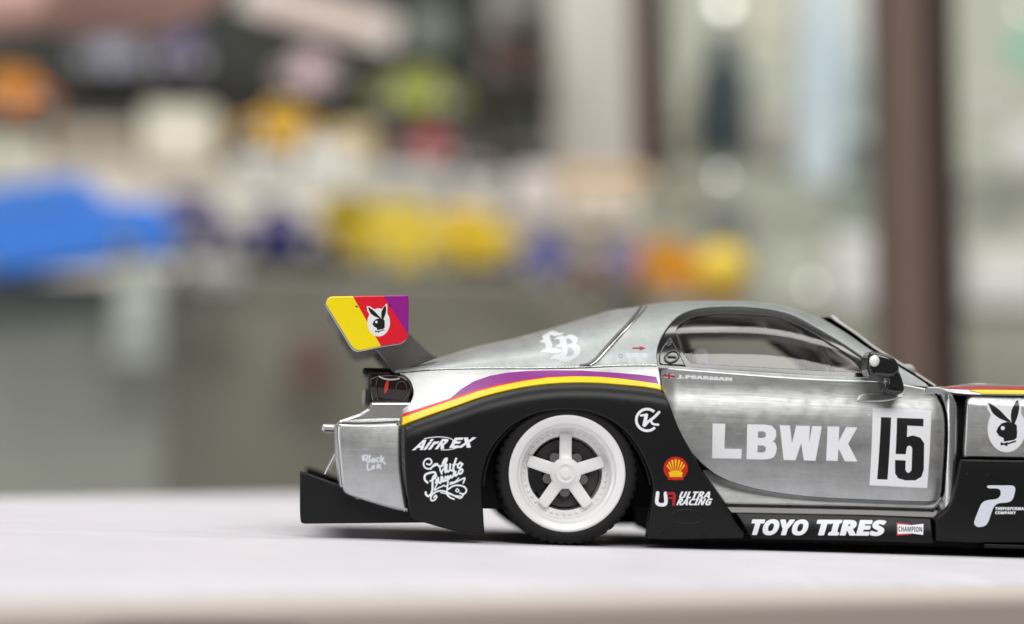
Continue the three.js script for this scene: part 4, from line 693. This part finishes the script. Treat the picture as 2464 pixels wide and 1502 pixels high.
// second row: pale boxes and cars
carton('pale grey box behind the navy toy car', 560, 372, 690, 480, 0.90, [200, 196, 188]);
carton('white box with a grey label between the pale grey boxes', 716, 345, 850, 480, 0.905, [224, 222, 214], { lid: [180, 178, 172] });
carton('light grey box behind the left bright yellow car', 866, 400, 1060, 486, 0.90, [182, 180, 174]);
toyCar('silver grey toy car behind the right bright yellow car', 1150, 482, 0.895, 190, [196, 190, 184], { hpx: 90, low: 1.2 });
carton('small pinkish white box beside the silver grey toy car', 1240, 405, 1336, 520, 0.885, [226, 216, 212]);
carton('beige box in front of the pale wall panel', 1362, 452, 1530, 548, 0.89, [204, 194, 178]);
carton('flat tan box on top of the beige box', 1345, 402, 1566, 450, 0.90, [196, 168, 132]);
// third row
carton('cream carton in the third row above the blue toy car', 338, 252, 512, 400, 0.965, [192, 187, 171], { lid: [200, 195, 180] });
carton('grey tan carton left of the cream carton', 120, 300, 325, 410, 0.972, [150, 140, 126]);
carton('light grey carton at the left edge above the blue toy car', -80, 330, 95, 470, 0.95, [186, 182, 168]);
toyCar('mustard yellow toy car in the third row', 672, 362, 0.965, 220, [222, 172, 48], { hpx: 120, yaw: 0.15, low: 1.5, glass: [0.3, 0.2, 0.08] });
toyCar('faded red toy car under the lime green one', 1030, 396, 0.965, 130, [178, 84, 86], { hpx: 95, yaw: 0.2, low: 1.9, glass: [0.25, 0.1, 0.1] });
carton('sand coloured box right of the mustard yellow toy car', 800, 300, 900, 392, 0.97, [188, 172, 130]);
// fourth row
toyCar('lime green toy car before the dark back', 1003, 270, 1.035, 225, [150, 158, 66], { hpx: 105, low: 1.35, glass: [0.25, 0.28, 0.1] });
toyCar('pale pink toy car left of the lime green one', 742, 222, 1.03, 160, [226, 196, 200], { hpx: 105, low: 1.7, glass: [0.5, 0.4, 0.42] });
toyCar('orange toy car at the left edge in the dark upper row', 40, 284, 1.03, 170, [214, 128, 40], { hpx: 115, kind: 1, low: 1.8, glass: [0.5, 0.25, 0.06] });
// top row
toyCar('blue grey toy car below the hand', 268, 178, 1.10, 185, [150, 150, 166], { hpx: 100, low: 1.7, glass: [0.25, 0.25, 0.3] });
toyCar('violet grey toy car below the hand, right of the blue grey one', 432, 178, 1.09, 140, [120, 112, 148], { hpx: 115, low: 2.2, glass: [0.06, 0.05, 0.12] });
carton('long white box lying tilted at the top of the shelves', 560, -10, 950, 72, 1.08, [232, 222, 214], { tilt: -0.24, lid: [226, 200, 192] });
carton('small grey green box below the top edge beside the tilted white box', 990, 30, 1080, 110, 1.12, [126, 136, 124]);
// things in front of the side panel
bottle('dark green bottle with a black cap before the side panel', 1272, 175, 350, 1.09, 62, [72, 78, 66], [28, 28, 28]);
carton('dull pink box above the dark green bottle', 1176, 84, 1302, 168, 1.10, [170, 136, 136], { lid: [150, 90, 86] });
carton('black box above the dull pink box', 1222, 14, 1306, 72, 1.09, [34, 36, 38]);
slab('panel_shelf', 1172, 350, 1340, 362, 1.07, 0.08, bgm(150, 148, 140), 0.002, 'structure'); slab('panel_shelf', 1172, 168, 1340, 176, 1.07, 0.08, bgm(130, 128, 120), 0.002, 'structure'); slab('panel_shelf', 1172, 72, 1340, 82, 1.07, 0.08, bgm(130, 128, 120), 0.002, 'structure');

// the glass cabinet on the right: two brown posts, pale back, white shelves
function post(label, pts, d, w, m1, m2, name = 'cabinet_post') {
  const o = thing(name, label, 'post'), a = far(pts[0][0], pts[0][1], d), b = far(pts[1][0], pts[1][1], d), len = a.distanceTo(b) * 1.0, s = px(d);
  o.position.copy(b); o.rotation.z = -Math.atan2(a.x - b.x, a.y - b.y);
  const l = new RoundedBoxGeometry(w[0] * s, len, 0.025, 2, 0.002); l.translate(w[0] * s / 2, len / 2, -0.0125); part('front_face', l, m1, o);
  const r = new RoundedBoxGeometry(w[1] * s, len, 0.05, 2, 0.002); r.translate(w[0] * s + w[1] * s / 2, len / 2, -0.032); part('side_face', r, m2, o); return o;
}
slab('cabinet_back_panel', 1560, -700, 3400, 1500, 1.38, 0.012, bgm(180, 183, 168), 0.002, 'structure');
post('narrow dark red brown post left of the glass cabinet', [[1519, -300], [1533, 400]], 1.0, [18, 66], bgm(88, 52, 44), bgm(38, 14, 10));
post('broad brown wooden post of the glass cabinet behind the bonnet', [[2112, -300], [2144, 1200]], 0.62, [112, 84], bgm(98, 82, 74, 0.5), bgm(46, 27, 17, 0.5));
slab('cabinet_shelf', 1590, 374, 2130, 384, 1.25, 0.05, bgm(190, 192, 186), 0.002, 'structure'); slab('cabinet_shelf', 2290, 420, 3100, 462, 1.25, 0.05, bgm(150, 152, 144), 0.002, 'structure'); slab('cabinet_shelf', 1590, 742, 3100, 756, 1.22, 0.05, bgm(190, 192, 182), 0.002, 'structure');
bottle('slate grey figure standing on the left cabinet shelf', 1742, 70, 372, 1.2, 140, [62, 72, 77], [70, 78, 82], 'figurine', 'figurine');
carton('tall bluish white panel added for a streak of light in the glass cabinet', 1920, -120, 2022, 440, 1.2, [226, 242, 250], { lid: [214, 234, 248], category: 'panel', name: 'light_streak_panel', depth: 0.01 });  // pale colour stands in for light reflected in the cabinet
carton('pale teal box right of the bluish white panel', 2030, 120, 2115, 330, 1.24, [188, 204, 198]); carton('grey blue tray under the pale teal box', 2026, 328, 2118, 372, 1.22, [120, 132, 134], { category: 'tray', name: 'tray' });
carton('cream box left of the slate grey figure', 1612, 210, 1690, 372, 1.24, [212, 210, 188]); carton('pinkish white box right of the slate grey figure', 1810, 270, 1910, 372, 1.24, [220, 212, 202]);
carton('bright white box low in the cabinet left of the broad post', 1996, 560, 2120, 740, 1.2, [255, 255, 250], { lid: [250, 252, 246] });
carton('pale green grey box low in the cabinet, right of the amber ball', 1830, 600, 1980, 740, 1.22, [204, 208, 192]);
carton('bright white box low in the cabinet right of the broad post', 2330, 590, 2520, 742, 1.2, [255, 254, 246], { lid: [250, 250, 244] });
carton('white round tin at the right edge of the picture', 2425, 300, 2520, 410, 1.2, [252, 252, 248], { category: 'tin', name: 'tin' });
carton('mint green box at the upper right edge', 2438, 84, 2500, 150, 1.22, [110, 206, 172]);

{ // glowing ball added for a highlight on the glass, top edge
  const c = far(1743, 8, 1.18), r = 17 * px(1.18), o = thing('cabinet_glint', 'small glowing white ball added for a glint on the glass above the slate grey figure', 'glint'); o.position.copy(c);
  part('glint_ball', new THREE.SphereGeometry(r, 20, 14), new THREE.MeshStandardMaterial({ color: 0xffffff, emissive: rgb(1, 1, 0.92), emissiveIntensity: 3 }), o);
  const s = new THREE.CylinderGeometry(r * 0.5, r * 0.8, r * 1.2, 16); s.translate(0, r * 1.3, 0); part('glint_stem', s, bgm(180, 180, 175), o);
  const l = new THREE.PointLight(rgb(1, 1, 0.93), 0.00006); l.position.copy(c).add(V(0, -r * 0.2, r * 1.6)); l.shadow.radius = r / 0.02; scene.add(l);
}
{ // a hand at the top left, far out of focus: its heel and one curled finger come into the picture
  const d = 0.5, s = px(d), P = (u, v, dz = 0) => { const c = far(u, v, d); c.z += dz; return c; };
  const bones = [];
  const bone = (a, b, r0, r1) => bones.push([a, b, r0, r1]);
  const palmA = P(175, -214), palmB = P(330, -212);
  bone(palmA, palmB, 0.0215, 0.0215); bone(P(330, -220), P(560, -520, -0.01), 0.021, 0.02); bone(P(560, -520, -0.01), P(1100, -1100, -0.03), 0.022, 0.03); bone(palmA, P(60, -330, -0.004), 0.0205, 0.016);
  const fingers = [[[40, -190, 0.012], [-300, -110, 0.016], [-330, 0, 0.018], [-120, 36, 0.019], [66, 34, 0.018]], [[30, -250, 0.006], [-400, -180, 0.010], [-440, -40, 0.012], [-200, 10, 0.006], [-40, 10, 0.004]], [[20, -320, 0], [-430, -290, 0.002], [-480, -120, 0.004], [-260, -60, 0], [-90, -60, -0.002]], [[20, -390, -0.006], [-380, -390, -0.006], [-440, -240, -0.004], [-240, -150, -0.006], [-100, -150, -0.008]]];
  fingers.forEach((f, k) => { const p = f.map((q) => P(...q)), r = [0.0088, 0.0086, 0.008, 0.0074, 0.0068]; for (let i = 0; i < 4; i++) bone(p[i], p[i + 1], r[i], r[i + 1]); });
  const th = [[180, -400, 0.004], [-60, -480, 0.012], [-230, -420, 0.016], [-330, -330, 0.016]].map((q) => P(...q)); for (let i = 0; i < 3; i++) bone(th[i], th[i + 1], 0.0125 - i * 0.0015, 0.011 - i * 0.0015);
  const lo = V(1e9, 1e9, 1e9), hi = V(-1e9, -1e9, -1e9); for (const [a, b, r0, r1] of bones) { lo.min(a.clone().subScalar(0.035)).min(b.clone().subScalar(0.035)); hi.max(a.clone().addScalar(0.035)).max(b.clone().addScalar(0.035)); }
  const mid = lo.clone().add(hi).multiplyScalar(0.5), half = Math.max(hi.x - lo.x, hi.y - lo.y, hi.z - lo.z) / 2, R = 96, mcb = new MarchingCubes(R, std([0.5, 0.28, 0.22], 0.5), false, false, 120000);
  const p = V(), ab = V(), ap = V();
  for (let z = 0; z < R; z++) for (let y = 0; y < R; y++) for (let x = 0; x < R; x++) {
    p.set((x - R / 2) / (R / 2), (y - R / 2) / (R / 2), (z - R / 2) / (R / 2)).multiplyScalar(half).add(mid);
    let e = 0; for (const [a, b, r0, r1] of bones) { ab.copy(b).sub(a); ap.copy(p).sub(a); const t = clamp(ap.dot(ab) / ab.lengthSq(), 0, 1), dd = ap.addScaledVector(ab, -t).length() - lerp(r0, r1, t); e += Math.exp(-dd / 0.0022); }
    mcb.field[x + y * R + z * R * R] = Math.log(Math.max(e, 1e-30)) * 0.0022;
  }
  mcb.isolation = 0; mcb.update();
  const g = new THREE.BufferGeometry(), n = mcb.count, pos = mcb.positionArray.slice(0, n * 3), nor = mcb.normalArray.slice(0, n * 3), o0 = P(230, -214);
  for (let i = 0; i < n; i++) { pos[i * 3] = pos[i * 3] * half + mid.x - o0.x; pos[i * 3 + 1] = pos[i * 3 + 1] * half + mid.y - o0.y; pos[i * 3 + 2] = pos[i * 3 + 2] * half + mid.z - o0.z; }
  g.setAttribute('position', new THREE.BufferAttribute(pos, 3)); g.setAttribute('normal', new THREE.BufferAttribute(nor, 3));
  const hand = new THREE.Mesh(g, std([0.97, 0.6, 0.52], 0.55)); hand.position.copy(o0); hand.name = 'hand'; hand.castShadow = hand.receiveShadow = true; scene.add(hand);
  tag(hand, 'bare human hand with curled fingers reaching in at the top left corner', 'hand');
}

carton('cream card leaning at the top of the glass cabinet beside the glint', 1806, -30, 1905, 112, 1.26, [222, 218, 198], { category: 'card', name: 'card', depth: 0.004 });
carton('white box above the pale teal box', 2034, -60, 2112, 108, 1.25, [236, 238, 232]);
carton('grey box standing above the amber ball', 1700, 486, 1800, 586, 1.24, [146, 148, 146]);
carton('small sand coloured box left of the grey box above the amber ball', 1600, 440, 1690, 500, 1.24, [196, 178, 156]);
carton('grey green box in front of the foot of the bluish white panel', 2010, 396, 2112, 548, 1.23, [158, 170, 158]);
carton('pale grey box right of the broad post, middle height', 2330, 470, 2464, 560, 1.23, [170, 172, 164]);
carton('light cream box right of the broad post near the top', 2340, 200, 2420, 300, 1.24, [204, 202, 192]);
for (const [u, v, label] of [[1736, 424, 'tiny glow added for a glint on the glass below the slate grey figure'], [1952, 688, 'tiny glow added for a glint on the glass left of the bright white box'], [1502, 628, 'tiny glow added for a glint beside the lilac toy car'], [2462, 22, 'tiny glow added for a glint at the top right corner']]) {
  const c = far(u, v, 0.86), r = 8 * px(0.86), o = thing('tiny_glint', label, 'glint'); o.position.copy(c);  // added glowing spots in place of reflections on the glass
  part('glint_ball', new THREE.SphereGeometry(r, 16, 12), new THREE.MeshStandardMaterial({ color: 0xffffff, emissive: rgb(1, 1, 0.94), emissiveIntensity: 2.6 }), o);
  const st = new THREE.CylinderGeometry(r * 0.4, r * 0.4, r * 2, 10); st.rotateX(Math.PI / 2); st.translate(0, 0, -r * 1.6); part('glint_stem', st, bgm(170, 170, 165), o);
  const l = new THREE.PointLight(rgb(1, 1, 0.94), 0.000004); l.position.copy(c).add(V(0, 0, r * 1.5)); l.shadow.radius = r / 0.02; scene.add(l);
}

{ // dark case lying close to the lens below the board
  const o = thing('dark_case', 'dark maroon case edge very close in the bottom left corner', 'case'), a = far(-200, 1484, 0.128), b = far(760, 1526, 0.128), len = a.distanceTo(b);
  o.position.set((a.x + b.x) / 2, (a.y + b.y) / 2, (a.z + b.z) / 2); o.rotation.z = Math.atan2(b.y - a.y, b.x - a.x);
  const g = new RoundedBoxGeometry(len, 0.006, 0.006, 4, 0.0015); g.translate(0, -0.003, -0.003); part('lid', g, std([0.02, 0.005, 0.008], 0.4), o); const h = new RoundedBoxGeometry(len * 0.98, 0.004, 0.0055, 3, 0.001); h.translate(0, -0.008, -0.003); part('tray', h, std([0.015, 0.006, 0.008], 0.5), o);
}

renderer.render(scene, camera);
